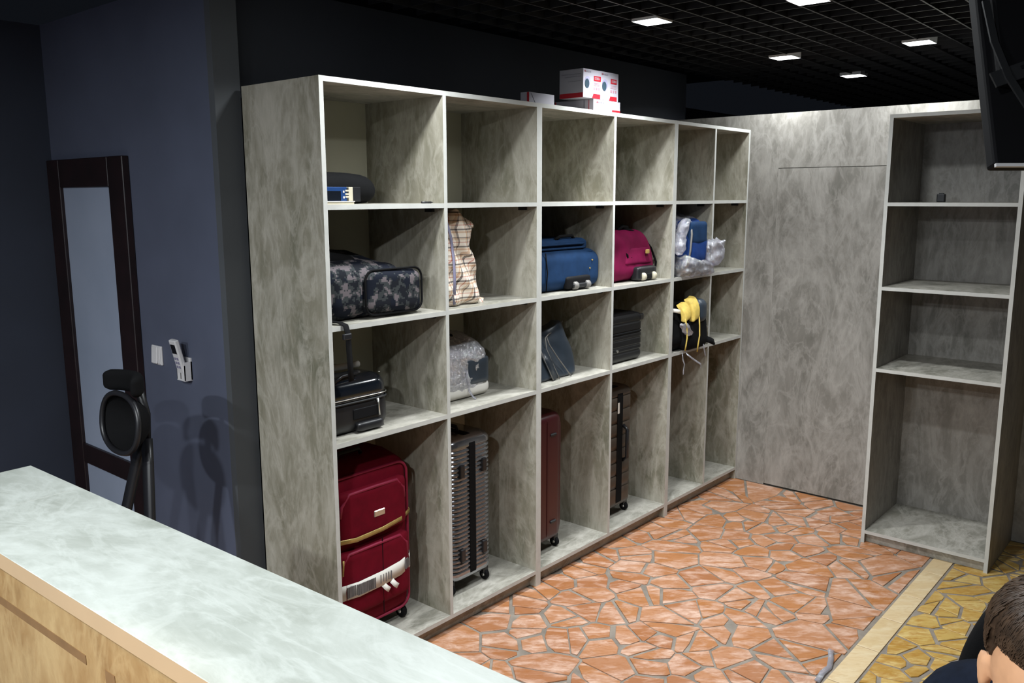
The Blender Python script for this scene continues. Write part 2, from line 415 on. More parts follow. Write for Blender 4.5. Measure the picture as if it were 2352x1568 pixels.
for i, (_, key, poly) in enumerate(sel):
    zt = random.uniform(-.0012, .0012)
    if i < 270:
        bm = NB(); slab(bm, poly, zt); obj('stone', bm, key, floor)
    else: slab(rest[key], poly, zt)
for key, bm in rest.items():
    tag(obj('paving_stones', bm, key, floor), kind='stuff')
x = -.6
while x < XW - .02:
    L = random.uniform(.27, .34); bm = NB(); x2 = min(x + L, XW - .004)
    slab(bm, [(x + .002, YB0 + .004), (x2 - .002, YB0 + .004), (x2 - .002, YB1 - .004), (x + .002, YB1 - .004)], .0008)
    obj('border_tile', bm, 'border', floor); x = x2
# ---- walls
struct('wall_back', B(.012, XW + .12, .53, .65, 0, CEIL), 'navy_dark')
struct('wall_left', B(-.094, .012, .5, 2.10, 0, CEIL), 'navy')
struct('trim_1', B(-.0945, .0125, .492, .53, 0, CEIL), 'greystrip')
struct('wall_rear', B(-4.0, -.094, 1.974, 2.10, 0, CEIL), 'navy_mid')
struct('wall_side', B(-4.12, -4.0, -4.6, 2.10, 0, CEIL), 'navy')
# far partition with concealed door
bm = NB()
box(bm, XW, XW + .1, -.19, .53, 0, 2.34); box(bm, XW, XW + .1, -.99, -.19, 2.015, 2.34); box(bm, XW, XW + .1, -4.6, -.99, 0, 2.34)
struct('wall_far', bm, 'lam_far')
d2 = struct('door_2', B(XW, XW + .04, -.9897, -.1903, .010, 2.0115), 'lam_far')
struct('wall_beyond', B(6.9, 7.0, -4.6, 2.6, 0, CEIL), 'navy_dark')
struct('wall_corridor', B(XW + .12, 7.0, 1.6, 1.7, 0, CEIL), 'navy_dark')
# ---- ceiling: soffit and open-cell grid
ceil = struct('ceiling', B(-4.0, 7.0, -4.6, 2.6, CEIL + .45, CEIL + .55), 'black')
def shared(name, bm, m):
    me = bpy.data.meshes.new(name); bm.to_mesh(me); bm.free(); me.materials.append(M[m]); return me
P_ = .14
mx = shared('grid_bar', B(-4.0, 6.9, -.004, .004, CEIL, CEIL + .04), 'gridbar')
my = shared('grid_bar', B(-.003, .003, -3.0, .5, CEIL + .004, CEIL + .036), 'gridbar')
y = -.24 - P_ / 2
ys = [y + P_ * i for i in range(-19, 6)]
for yy in ys:
    if yy < .52 and yy > -3.0:
        o = bpy.data.objects.new('grid_bar', mx); COL.objects.link(o); o.location = (0, yy, 0); o.parent = ceil
for i in range(-18, 40):
    o = bpy.data.objects.new('grid_bar', my); COL.objects.link(o); o.location = (1.70 - P_ / 2 + P_ * i, 0, 0); o.parent = ceil

# ================================================================== CEILING LAMPS
def lamp(x, y, label, warm=False, group=None, w=LAMP_W, spread=150):
    t = thing('ceiling_lamp', label, 'ceiling lamp', (x, y, CEIL), 0, group or 'square ceiling lamps')
    s = .066
    bm = NB()
    for a, b, c, d in ((-s - .003, -s, -s, s), (s, s + .003, -s, s), (-s, s, -s - .003, -s), (-s, s, s, s + .003)): box(bm, a, b, c, d, -.008, .06)
    box(bm, -s, s, -s, s, .06, .066)
    obj('housing', bm, 'lamp_side', t)
    obj('diffuser', B(-s + .001, s - .001, -s + .001, s - .001, -.004, .0), 'lamp_warm' if warm else 'lamp', t)
    ld = bpy.data.lights.new('lamp_light', 'AREA'); ld.shape = 'SQUARE'; ld.size = .12; ld.energy = w; ld.spread = math.radians(spread); ld.color = WARM if warm else COOL
    lo = bpy.data.objects.new('lamp_light', ld); COL.objects.link(lo); lo.parent = t; lo.location = (0, 0, -.0085)
    return t
lamp(1.70, -.24, 'square ceiling lamp left of the white boxes, nearest the shelving', w=15, spread=118)
lamp(1.75, -.95, 'square ceiling lamp cut by the top edge of the photo', w=15)
lamp(3.10, -.27, 'square ceiling lamp in the middle of the four in full view', w=7)
lamp(3.10, -1.0, 'rightmost square ceiling lamp, above the far partition', w=7)
lamp(4.14, -.30, 'smallest and farthest square ceiling lamp, lowest in the photo')
lamp(.31, -.32, 'square ceiling lamp above the near shelving unit, outside the photo', spread=135)
lamp(.30, -1.22, 'square ceiling lamp in front of the near shelving unit, outside the photo', w=17)
lamp(-2.36, -.66, 'cool ceiling lamp on the customer side nearest the counter end, outside the photo', w=40, spread=180)
lamp(-2.60, -1.95, 'cool ceiling lamp on the customer side behind the photographer, outside the photo', w=58, spread=180)
lamp(-3.45, -.30, 'cool ceiling lamp on the customer side by the side wall, outside the photo', w=66, spread=180)
lamp(-2.08, -1.22, 'warm square ceiling spot lighting the counter front, outside the photo', True, None, WARM_W, 62)  # unseen source, added with a narrow beam to warm the counter front only

# ================================================================== SHELVING UNITS
T = .018; H = 2.25; D = .465
ZS = [1.821, 1.394, .965]; ZB = .081
def pan(name, x0, x1, y0, y1, z0, z1, m, parent, front='-Y'):
    """a laminate board whose front edge carries plain edge banding"""
    bm = B(x0, x1, y0, y1, z0, z1)
    o = obj(name, bm, [m, 'edge'], parent)
    for p in o.data.polygons:
        n = p.normal
        if (front == '-Y' and n.y < -.9) or (front == '-X' and n.x < -.9): p.material_index = 1
    return o
def unit(x0, x1, xd, label):
    u = thing('shelving_unit', label, 'shelving', (x0, 0, 0), 0, 'shelving units along the back wall')
    a, b, dv = 0.0, x1 - x0, xd - x0
    pan('side_panel', a, a + T, 0, D, 0, H, 'lam', u); pan('side_panel', b - T, b, 0, D, 0, H, 'lam', u)
    pan('top_panel', a + T, b - T, 0, D, H - T, H, 'lam_h', u)
    pan('bottom_panel', a + T, b - T, 0, D, ZB - T, ZB, 'lam_h', u)
    pan('divider', dv, dv + T, 0, D - .004, ZB, H - T, 'lam', u)
    obj('plinth', B(a + T, b - T, .035, .05, 0, ZB - T), 'lam_h', u)
    obj('back_panel', B(a + T, b - T, D - .004, D, ZB, H - T), 'hdf', u)
    for z in ZS:
        pan('shelf', a + T, dv, 0, D - .004, z - T, z, 'lam_h', u); pan('shelf', dv + T, b - T, 0, D - .004, z - T, z, 'lam_h', u)
        for q in (dv, b - T): obj('bracket', B(q - .016, q, .055, .095, z - T - .016, z - T), 'blk_pl', u)
    return u
unit(0, 1.180, .583, 'grey marbled open shelving unit nearest the counter, camouflage backpack inside')
unit(1.180, 2.365, 1.765, 'middle grey marbled open shelving unit with blue trolley bag and white boxes on top')
unit(2.365, 3.268, 2.808, 'far narrow grey marbled open shelving unit touching the far partition')
# tall cabinet against the far wall
XC = 2.72; Y0, Y1 = -1.612, -.998; HC = 2.245
c = thing('tall_cabinet', 'empty tall grey marbled shelf cabinet against the far partition, right side', 'cabinet', (XC, (Y0 + Y1) / 2, 0))
y0, y1 = Y0 - (Y0 + Y1) / 2, Y1 - (Y0 + Y1) / 2; dc = XW - XC - .002
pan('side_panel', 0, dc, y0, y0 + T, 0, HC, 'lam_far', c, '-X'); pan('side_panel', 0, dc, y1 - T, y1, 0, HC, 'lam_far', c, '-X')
pan('top_panel', 0, dc, y0 + T, y1 - T, HC - T, HC, 'lam_h', c, '-X'); pan('bottom_panel', 0, dc, y0 + T, y1 - T, .053, .071, 'lam_h', c, '-X')
obj('plinth', B(.03, .045, y0 + T, y1 - T, 0, .053), 'lam_h', c); obj('back_panel', B(dc - .006, dc, y0 + T, y1 - T, .071, HC - T), 'lam_far', c)
for z in (1.813, 1.386, .960): pan('shelf', 0, dc - .006, y0 + T, y1 - T, z - T, z, 'lam_h', c, '-X')
t = thing('small_case', 'small dark case on the uppermost shelf of the tall cabinet', 'case', (3.08, -1.172, 1.813))
obj('case_body', B(-.014, .014, -.02, .02, 0, .042, .004, 2), 'blk_pl', t); obj('case_lid', B(-.008, .008, -.011, .011, .042, .047), 'dk_metal', t)

# ================================================================== COUNTER
rz = math.radians(2.0)
t = thing('counter', 'long pale marbled counter top with tan edge and laminate front', 'counter', (-1.105, .121, 0), rz)
Lc = 2.5
bm = B(-.152, .152, -Lc, 0, 1.062, 1.10, .0012); o = obj('worktop', bm, ['counter', 'tan'], t)
for p in o.data.polygons:
    if abs(p.normal.z) < .5: p.material_index = 1
obj('front_panel', B(-.142, -.124, -Lc, 0, 0, 1.062), 'counter_front', t)
obj('back_panel', B(.124, .142, -Lc, 0, 0, 1.062), 'lam', t)
obj('end_panel', B(-.124, .124, -.018, 0, 0, 1.062), 'lam', t)
obj('inlay_strip', B(-.1432, -.1415, -.934, -.02, .963, .982), 'inlay', t); obj('inlay_strip', B(-.1432, -.1415, -1.046, -1.010, .12, .981), 'inlay', t)  # flat strips drawn where the front has shaded grooves
obj('inlay_panel', B(-.1430, -.1415, -1.90, -1.046, .12, .964), 'inlay_l', t)  # recess floor drawn flush, its warm light given by colour
obj('desk_shelf', B(.142, .44, -Lc, -1.75, .640, .664, .002), 'lam_h', t)
obj('seam', B(-.1505, .1505, -.305, -.3035, 1.1, 1.1003), 'edge', t)

# ================================================================== LEFT WALL: door, switch, remote
xd = -.094
t = thing('door_1', 'dark mahogany door with tall frosted panes on the navy wall', 'door', (xd, 1.575, 0)); t['kind'] = 'structure'
for n, a, b, z0, z1 in (('stile', -.385, -.245, 0, 2.02), ('stile', .255, .385, 0, 2.02), ('top_rail', -.245, .255, 1.893, 2.02), ('mid_rail', -.245, .255, .56, .655), ('bottom_rail', -.245, .255, 0, .2)):
    obj(n, B(-.032, -.001, a, b, z0, z1, .003), 'mahog', t)
obj('pane', B(-.016, -.004, -.245, .255, .655, 1.893), 'frost', t); obj('pane', B(-.016, -.004, -.245, .255, .2, .56), 'frost', t)
t = thing('light_switch', 'white light switch beside the mahogany door', 'switch', (xd, 1.055, 1.185))
obj('plate', B(-.009, -.0005, -.041, .041, -.041, .041, .003, 2), 'white_pl', t)
o = obj('rocker', B(-.016, -.008, -.012, .033, -.036, .036, .002), 'white_pl', t); o.rotation_euler = (0, math.radians(4), 0)
obj('rocker', B(-.013, -.008, -.034, -.013, -.036, .036, .002), 'white_pl', t)
t = thing('remote_holder', 'white wall holder for the remote control on the navy wall', 'holder', (xd, .812, 1.115))
bm = NB()
box(bm, -.006, -.0005, -.031, .031, 0, .09); box(bm, -.034, -.030, -.031, .031, 0, .062); box(bm, -.034, -.0005, .028, .031, 0, .075); box(bm, -.034, -.0005, -.031, -.028, 0, .075); box(bm, -.034, -.0005, -.031, .031, -.003, 0)
obj('cradle', bm, 'white_pl', t); obj('front_slot', B(-.0345, -.0338, -.004, .004, .004, .03), 'ink', t)
t = thing('remote_control', 'white air conditioner remote standing tilted in the wall holder', 'remote', (xd - .018, .812, 1.118), rot=(0, math.radians(-13), 0))
obj('body', B(-.010, .010, -.0255, .0255, 0, .17, .005, 2), 'white_pl', t); obj('display', B(-.0112, -.0095, -.018, .018, .112, .152, .0008), 'screen', t)
bm = NB()
for i in range(3):
    for j in range(2): box(bm, -.0115, -.0095, -.015 + j * .018, -.003 + j * .018, .05 + i * .018, .060 + i * .018)
tag(obj('buttons', bm, 'lilac', t), kind='stuff')

# ================================================================== OFFICE CHAIRS
def star_base(t):
    obj('gas_lift', cyl(NB(), (0, 0, .27), 'Z', .028, .34, 16), 'blk_pl', t, True)
    for i in range(5):
        a = 2 * PI * i / 5 + .3; e = (.29 * math.cos(a), .29 * math.sin(a))
        obj('base_arm', tube(NB(), [(0, 0, .11), (e[0] * .5, e[1] * .5, .10), (e[0], e[1], .08)], [.03, .024, .016], 8), 'blk_pl', t, True)
        cbm = NB(); cyl(cbm, (e[0], e[1], .03), 'X' if abs(math.cos(a)) < .7 else 'Y', .03, .045, 14, .006); obj('caster', cbm, 'rubber', t, True)
    obj('seat', soft(0, .02, .44, .48, .46, .085, .04, 10), 'blk_fab', t, True)
def dish(w, h, depth, th, n=16):
    """oval concave shell facing -Y, centre at origin"""
    bm = NB(); f, b = [], []
    for i in range(n + 1):
        for lst, off in ((f, 0), (b, th)):
            row = []
            for j in range(28):
                a = 2 * PI * j / 28; r = i / n
                x = r * w / 2 * math.copysign(abs(math.cos(a)) ** .85, math.cos(a)); z = r * h / 2 * math.copysign(abs(math.sin(a)) ** .85, math.sin(a))
                row.append(bm.verts.new((x, depth * (1 - r * r) + off, z)))
            lst.append(row)
    for lst in (f, b):
        for A, Bq in zip(lst, lst[1:]):
            for j in range(28): bm.faces.new((A[j], A[(j + 1) % 28], Bq[(j + 1) % 28], Bq[j]))
    for j in range(28): bm.faces.new((f[-1][j], f[-1][(j + 1) % 28], b[-1][(j + 1) % 28], b[-1][j]))
    bmesh.ops.remove_doubles(bm, verts=bm.verts, dist=1e-5)
    return bm
def rim(w, h, r, y=0):
    return tube(NB(), [(w / 2 * math.copysign(abs(math.cos(a)) ** .85, math.cos(a)), y, h / 2 * math.copysign(abs(math.sin(a)) ** .85, math.sin(a))) for a in (2 * PI * j / 40 for j in range(40))], r, 8, True)
t = thing('office_chair', 'black office chair with oval back dish standing by the mahogany door', 'chair', (-.775, .485, 0), math.radians(-90))
star_base(t)
o = obj('backrest', dish(.27, .205, .085, .012), 'blk_fab', t, True, (0, .24, 1.075), (math.radians(-6), 0, 0))
o = obj('backrest_rim', rim(.27, .205, .010), 'blk_pl', t, True, (0, .24, 1.075), (math.radians(-6), 0, 0))
bm = soft(0, 0, 0, .22, .045, .075, .022, 10, lambda u, v, s, p: Vector((p.x, p.y - .05 * u * u, p.z)))
obj('headrest', bm, 'blk_fab', t, True, (0, .30, 1.175))
obj('headrest_post', tube(NB(), [(.0, .33, 1.0), (.0, .335, 1.09), (.0, .315, 1.19)], .016, 8), 'blk_pl', t, True)
for s in (-1, 1): obj('back_strut', ribbon(NB(), [(s * .012, .325, 1.0), (s * .04, .31, .92), (s * .085, .28, .74), (s * .10, .2, .50)], .045, .02, (1, 0, 0)), 'blk_pl', t, True)
for s in (-1, 1): obj('armrest', tube(NB(), [(s * .26, .12, .46), (s * .29, .12, .64), (s * .28, -.1, .66)], .02, 8), 'blk_pl', t, True)

# ================================================================== LUGGAGE HELPERS
def caster(t, x, y, z0=0.0, r=.026, hub='silver', ax='X'):
    w = cyl(NB(), (x, y, z0 + r), ax, r, .022, 18, .004); obj('wheel', w, 'rubber', t, True)
    e = Vector((x, y, z0 + r)); i = 'XYZ'.index(ax)
    hb = NB(); cyl(hb, e, ax, r * .36, .0235, 12); obj('wheel_hub', hb, hub, t, True)
    obj('caster_fork', B(x - .017, x + .017, y - .012, y + .016, z0 + r + .006, z0 + r * 2 + .016, .004), 'blk_pl', t)
def trolley(t, hx, hy, z0, z1, m, rib=None, amp=.003, r=.05, band=.017, wheels=True, bumper=False, bm_='blk_fab'):
    """upright suitcase, narrow side (2*hx wide) facing -Y"""
    lv = []; ed = .045; hgt = z1 - z0
    for i in range(7):
        a = PI / 2 * i / 6; lv.append((z0 + ed * (1 - math.cos(a)) * .8, hx - ed * .8 * (1 - math.sin(a)), hy - ed * .8 * (1 - math.sin(a))))
    za, zb = z0 + ed, z1 - ed
    if rib:
        n = max(1, int((zb - za) / rib)); p = (zb - za) / n
        for i in range(n):
            for f, k in ((.0, 0), (.2, 0), (.35, -1), (.8, -1), (.95, 0)):
                if rib > .04: f, k = {.0: (0, 0), .2: (.3, 0), .35: (.9, 0), .8: (.93, -1), .95: (.98, -1)}[f]
                lv.append((za + (i + f) * p, hx + k * amp, hy + k * amp))
    lv.append((zb, hx, hy))
    for i in range(7):
        a = PI / 2 * i / 6; lv.append((z1 - ed * .8 * (1 - math.sin(a)) * 1.0 - 0, hx - ed * .8 * (1 - math.cos(a)), hy - ed * .8 * (1 - math.cos(a))))
    lv = sorted({round(q[0], 6): q for q in lv}.values())
    obj('shell', loft([(z, a, b, r) for z, a, b in lv], 6), m, t, True)
    # zip band: rounded frame running round the suitcase
    ring = [(0, q[0], q[1] + (z0 + z1) / 2) for q in rr_ring(hy + .002, (z1 - z0) / 2 + .002, .05, 6)]
    bm = NB(); A = []
    for p in ring:
        pv = Vector(p); cd = (pv - Vector((0, 0, (z0 + z1) / 2))).normalized()
        A.append([bm.verts.new(pv + Vector((s * band, 0, 0)) + cd * o) for s, o in ((-1, -.02), (-1, .001), (1, .001), (1, -.02))])
    for i in range(len(A)):
        for j in range(4): bm.faces.new((A[i][j], A[i][(j + 1) % 4], A[(i + 1) % len(A)][(j + 1) % 4], A[(i + 1) % len(A)][j]))
    obj('zip_band', bm, bm_, t)
    obj('top_handle', tube(NB(), [(0, -.09, z1 - .004), (0, -.08, z1 + .022), (0, .08, z1 + .022), (0, .09, z1 - .004)], .009, 8), 'blk_pl', t, True)
    if wheels:
        for sx in (-1, 1):
            for sy in (-1, 1): caster(t, sx * (hx - .025), sy * (hy - .035), 0, .025)
    if bumper:
        for sx in (-1, 1):
            for zz in (z0 + .13, z1 - .15): obj('side_foot', B(sx * hx * .52 - .014, sx * hx * .52 + .014, -hy - .012, -hy + .01, zz - .03, zz + .03, .005, 2), 'blk_pl', t)

# ---------------- column 1
# top cell: black bag, blue toy-tool carton, booklet, pen
z = ZS[0]
t = thing('soft_bag', 'black rounded soft bag at the back of the top left cell', 'bag', (.22, .29, z))
obj('bag_body', soft(0, 0, 0, .36, .26, .118, .085, 14, lambda u, v, s, p: Vector((p.x, p.y, p.z * (1 - .16 * max(0, u) ** 2)))), 'blk_fab', t, True)
obj('seam', tube(NB(), [(.165 * math.cos(a), .118 * math.sin(a), .058) for a in (2 * PI * i / 32 for i in range(32))], .003, 6, True), 'blk_pl', t, True)
t = thing('product_carton', 'blue carton with cream end holding a black tool, top left cell', 'carton', (.115, .075, z + .011))
obj('carton_body', B(-.075, .028, -.025, .045, 0, .05, .001), 'bluebox', t)
obj('carton_window', B(-.075, .0, -.0265, -.0245, .002, .036), 'blk_gloss', t)
obj('cream_end', B(.036, .055, -.026, .045, 0, .05, .001), 'cream', t)
bm = NB()
for q in (.012, .022, .034): box(bm, .020, .037, -.0265, -.024, q, q + .006)
obj('print_bar', bm, 'cream', t); obj('carton_lid', B(.055, .093, -.022, .045, -.002, .05, .001), 'blk_pl', t)
for q in (.010, .030): obj('logo_mark', B(.010, .016, -.0268, -.0245, q, q + .007), 'paper', t)
t = thing('booklet', 'thin white booklet under the blue carton, top left cell', 'booklet', (.095, .07, z))
obj('cover', B(-.07, .06, -.05, .05, .0085, .011), 'paper', t); obj('pages', B(-.068, .057, -.048, .048, 0, .0085), 'cream', t)
t = thing('pen', 'thin dark pen lying near the edge of the top left cell', 'pen', (.515, .03, z + .004), 0)
obj('barrel', cyl(NB(), (0, 0, 0), 'X', .004, .05, 10), 'blk_pl', t, True); obj('pen_tip', tube(NB(), [(.025, 0, 0), (.036, 0, 0)], [.0035, .001], 8), 'dk_metal', t, True)
# camouflage backpack
z = ZS[1]
t = thing('camouflage_backpack', 'grey camouflage backpack lying on its front, strap hanging over the shelf edge', 'backpack', (.265, .045, z))
def fcamo(u, v, s, p):
    k = 1 + .05 * max(0, v) - .10 * max(0, u) * s
    zz = p.z * (1 + .16 * max(0, v + .4) - .10 * max(0, u)) + .004 * nz(p, 14)
    return Vector((p.x * k - .02 * s, p.y, zz))
obj('main_body', soft(-.015, .20, 0, .455, .39, .218, .075, 20, fcamo), 'camo', t, True)
obj('bottom_pocket', soft(.082, .028, .016, .285, .085, .165, .035, 14, lambda u, v, s, p: Vector((p.x, p.y - .008 * (1 - u * u), p.z - .006 * u))), 'camo', t, True)
ring = [(q[0] + .082, -.006, q[1] + .099) for q in rr_ring(.142, .084, .04, 6)]
obj('piping', tube(NB(), ring, .0045, 6, True), 'blk_fab', t, True)
obj('side_panel', soft(-.225, .17, .005, .05, .32, .19, .025, 10), 'blk_fab', t, True)
obj('zip_line', tube(NB(), [(-.19 + .02 * math.sin(q * PI), .04, .02 + .16 * q) for q in (i / 10 for i in range(11))] + [(-.12, .15, .222), (.0, .2, .226), (.1, .22, .215)], .004, 6), 'silver', t, True)
obj('back_padding', soft(-.10, .24, .185, .22, .26, .065, .03, 10, lambda u, v, s, p: Vector((p.x, p.y, p.z - .02 * u))), 'blk_fab', t, True)
obj('shoulder_strap', ribbon(NB(), [(-.205, .10, .19), (-.19, .14, .235), (-.14, .22, .262), (-.05, .28, .258)], .06, .014, (.5, .0, -.8)), 'blk_fab', t, True)
obj('white_patch', B(-.20, -.15, .10, .15, .205, .209), 'paper', t)
obj('hanging_strap', ribbon(NB(), [(-.215, .02, .012), (-.20, -.025, .010), (-.195, -.054, .001), (-.190, -.060, -.03), (-.187, -.058, -.08), (-.182, -.056, -.14), (-.178, -.054, -.205)], .026, .003, (1, .15, 0)), 'blk_fab', t, True)
obj('strap_buckle', B(-.212, -.176, -.066, -.052, -.05, -.028, .003), 'blk_pl', t)
# black glossy suitcase lying flat
z = ZS[2]
t = thing('black_suitcase', 'glossy black hard suitcase lying flat below the camouflage backpack', 'suitcase', (.175, .06, z))
def lie(t, hx, hy, h, m, seam=.55):
    obj('lower_shell', soft(0, hy, 0, 2 * hx, 2 * hy, h * seam + .03, .045, 12), 'blk_pl', t, True)
    obj('upper_shell', soft(0, hy, h * seam - .02, 2 * hx + .004, 2 * hy + .004, h * (1 - seam) + .02, .06, 14), m, t, True)
lie(t, .155, .18, .215, 'blk_gloss')
ring = [(q[0], q[1] + .18, .122) for q in rr_ring(.1575, .1825, .05, 6)]
obj('zip_track', tube(NB(), ring, .004, 6, True), 'dk_metal', t, True)
obj('shell_trim', tube(NB(), [(q[0], q[1] + .18, .138) for q in rr_ring(.158, .183, .05, 6)], .0022, 6, True), 'silver', t, True)
for px, py in ((.085, -.006), (.158, .05)):
    p = obj('zip_pull', tube(NB(), [(px, py, .12), (px + .001, py - .006, .10), (px + .003, py - .006, .055)], [.006, .003, .004], 8), 'silver', t, True)
obj('wheel_housing', soft(.045, -.002, .006, .13, .03, .035, .012, 6), 'blk_pl', t, True)
obj('side_recess', B(-.03, .10, -.004, .004, .055, .095, .002), 'rubber', t)
obj('carry_handle', tube(NB(), [(-.10, .02, .205), (-.06, .02, .225), (.02, .03, .225)], .007, 8), 'blk_pl', t, True)
obj('tag_dot', B(.118, .124, .02, .026, .2145, .2155), 'paper', t)
t = thing('paper_roll', 'white rolled paper lying on the glossy black suitcase', 'paper roll', (.205, .20, z + .232), 0)
bm = NB(); tube(bm, [(-.095, 0, 0), (.085, .0, 0)], .0125, 16, cap=False); tube(bm, [(-.095, 0, 0), (.085, 0, 0)], .0105, 16, cap=False)
obj('roll_sheet', bm, 'paper', t, True)
# crimson fabric suitcase
z = ZB
t = thing('crimson_suitcase', 'crimson fabric suitcase with gold tape and white baggage label, bottom left cell', 'suitcase', (.262, .265, z))
f_ = lambda u, v, s, p: Vector((p.x * (1 + .02 * math.sin(s * PI)), p.y - .012 * (1 - u * u) * (v < 0), p.z - .03 * max(0, -v) * s * s))
obj('main_body', soft(0, 0, .052, .43, .27, .68, .045, 18, f_), 'red_fab', t, True)
def pocket(z0, h, w=.34): 
    o = obj('pocket', soft(.005, -.145, z0, w, .05, h, .02, 12, lambda u, v, s, p: Vector((p.x, p.y - .008 * (1 - u * u), p.z))), 'red_fab', t, True)
    ar = [(-w / 2 + .006, -.164, z0 + h * .55), (-w / 2 + .012, -.166, z0 + h - .05), (-w / 2 + .05, -.168, z0 + h - .008), (0, -.176, z0 + h - .003), (w / 2 - .05, -.168, z0 + h - .008), (w / 2 - .012, -.166, z0 + h - .05), (w / 2 - .006, -.164, z0 + h * .55)]
    obj('zip_piping', tube(NB(), ar, .0065, 8), 'red_lite', o, True)
    return o
pocket(.44, .205); pk = pocket(.135, .27, .36)
obj('zip_pull', tube(NB(), [(-.165, -.176, .385), (-.168, -.179, .36), (-.172, -.179, .325)], [.004, .003, .004], 8), 'gold', t, True)
obj('name_plate', B(-.008, .048, -.181, -.174, .515, .542, .003), 'silver', t)
obj('front_piping', tube(NB(), [(q[0], -.134, q[1] + .378) for q in rr_ring(.205, .318, .05, 6)], .006, 8, True), 'red_lite', t, True)
obj('centre_seam', tube(NB(), [(.03, -.176, .10), (.03, -.178, .42)], .002, 6), 'blk_fab', t)
obj('gold_tape', ribbon(NB(), [(-.218, .0, .47), (-.222, -.10, .462), (-.205, -.158, .458), (-.10, -.180, .452), (.03, -.182, .458), (.14, -.172, .468), (.205, -.148, .478), (.222, -.09, .485), (.222, .0, .485)], .018, .003, (0, 0, 1)), 'gold', t, True)
bl = obj('baggage_label', ribbon(NB(), [(-.195, -.158, .245), (-.10, -.186, .250), (.02, -.189, .256), (.12, -.182, .262), (.19, -.160, .268), (.228, -.11, .272)], .062, .0015, (0, 0, 1)), 'paper', t, True)
bm = NB(); R = random.Random(3); x = -.155
while x < -.02:
    w = R.choice((.0015, .003, .0045)); yy = -.1865 - .0045 * (1 - (x / .2) ** 2) + (.012 if x < -.12 else .0)
    box(bm, x, x + w, -.1915 if x > -.11 else -.1835, -.178, .228, .272); x += w + R.choice((.0015, .003))
tag(obj('barcode', bm, 'ink', bl), kind='stuff')
bm = NB()
for q in range(7): box(bm, .15 + q * .006, .152 + q * .006, -.1815 + q * .003, -.165, .245, .288)
tag(obj('barcode', bm, 'ink', bl), kind='stuff')
for q in range(5): obj('printed_line', B(.005 + .014 * q, .009 + .014 * q, -.1905, -.186, .236 + .004 * (q % 2), .272), 'ink', bl)
for a in (.02, .065): obj('label_flap', ribbon(NB(), [(a, -.187, .228), (a + .01, -.195, .212), (a + .022, -.2, .200)], .022, .001, (1, 0, .3)), 'paper', t, True)
obj('top_handle', tube(NB(), [(-.06, -.02, .735), (-.05, -.02, .755), (.05, -.02, .755), (.06, -.02, .735)], .009, 8), 'blk_pl', t, True)
for sx in (-1, 1):
    for sy in (-1, 1): caster(t, sx * .18, sy * .10 - .01, 0, .029, 'paper')
obj('base_frame', B(-.19, .19, -.12, .12, .046, .062, .006), 'blk_pl', t)

# ---------------- column 2
z = ZS[1]
t = thing('plaid_bag', 'tall plaid woven plastic bag pinched near its top', 'bag', (.735, .165, z))
def fpl(u, v, s, p):
    w = 1.0 - (.10 + .16 * (u > 0)) * math.exp(-((s - .64) / .09) ** 2) + .02 * math.sin(s * 9)
    x = p.x * w + .012 * math.sin(s * 7 + 1) - .035 * max(0, s - .72) * 3.3 * (u > 0) * .3
    y = p.y * (1 - .35 * s * s) + .012 * math.sin(u * 6 + s * 11)
    return Vector((x + .006 * nz(p, 22), y + .007 * nz(p, 22, 5), p.z + .02 * (s > .9) * math.sin(u * 4 + 1) - .035 * max(0, s - .8) * 5 * max(0, u) ** 2 * .4))
obj('bag_body', soft(0, 0, 0, .245, .20, .385, .03, 26, fpl), 'plaid', t, True)
obj('zip_strip', ribbon(NB(), [(-.045, -.108, .01), (-.045, -.112, .12), (-.042, -.105, .2), (-.045, -.093, .29), (-.055, -.08, .35)], .014, .002, (1, 0, 0)), 'lilac', t, True)
obj('top_fold', ribbon(NB(), [(-.10, -.01, .375), (0, -.0, .39), (.09, .0, .375), (.125, .005, .355)], .03, .006, (0, .3, 1)), 'plaid', t, True)
obj('corner_tip', ribbon(NB(), [(.10, -.07, .02), (.125, -.085, .012), (.145, -.095, .006)], .03, .004, (0, .3, 1)), 'plaid', t, True)
# stretch-wrapped bag
z = ZS[2]
t = thing('wrapped_bag', 'dark bag bundled in shiny clear stretch film', 'bag', (.80, .28, z))
def fw(u, v, s, p):
    return Vector((p.x * (1 - .10 * s * s), p.y, p.z * (1 - .16 * max(0, -v) * s))) + Vector((nz(p, 9), nz(p, 9, 3), nz(p, 9, 7))) * .008
obj('bag_body', soft(0, 0, .005, .375, .30, .255, .08, 16, fw), 'bundle', t, True)
obj('bottom_pad', soft(0, -.004, 0, .385, .305, .075, .035, 12), 'paper', t, True)
obj('side_pocket', soft(.10, -.15, .06, .14, .03, .12, .014, 8), 'slate', t, True)
obj('carry_handle', tube(NB(), [(-.08, -.03, .245), (-.03, -.05, .272), (.05, -.04, .268), (.09, 0, .25)], .011, 8), 'blk_fab', t, True)
obj('stretch_film', soft(0, 0, 0, .40, .325, .282, .085, 30, lambda u, v, s, p: fw(u, v, s, p) + Vector((nz(p, 30), nz(p, 30, 2), nz(p, 30, 4))) * .007 + Vector((nz(p, 70), nz(p, 70, 2), nz(p, 70, 4))) * .005), 'wrap', t, True)
obj('film_tail', ribbon(NB(), [(.02, -.166, .13), (.025, -.172, .08), (.03, -.170, .04), (.045, -.178, .012), (.052, -.19, .003)], .012, .001, (1, 0, 0)), 'film', t, True)
# silver ribbed suitcase
t = thing('silver_suitcase', 'silver ribbed hard suitcase standing upright with black zip band', 'suitcase', (.830, .275, ZB))
trolley(t, .137, .178, .055, .725, 'rib_sil', .0198, .006, .05, .019, True, True)
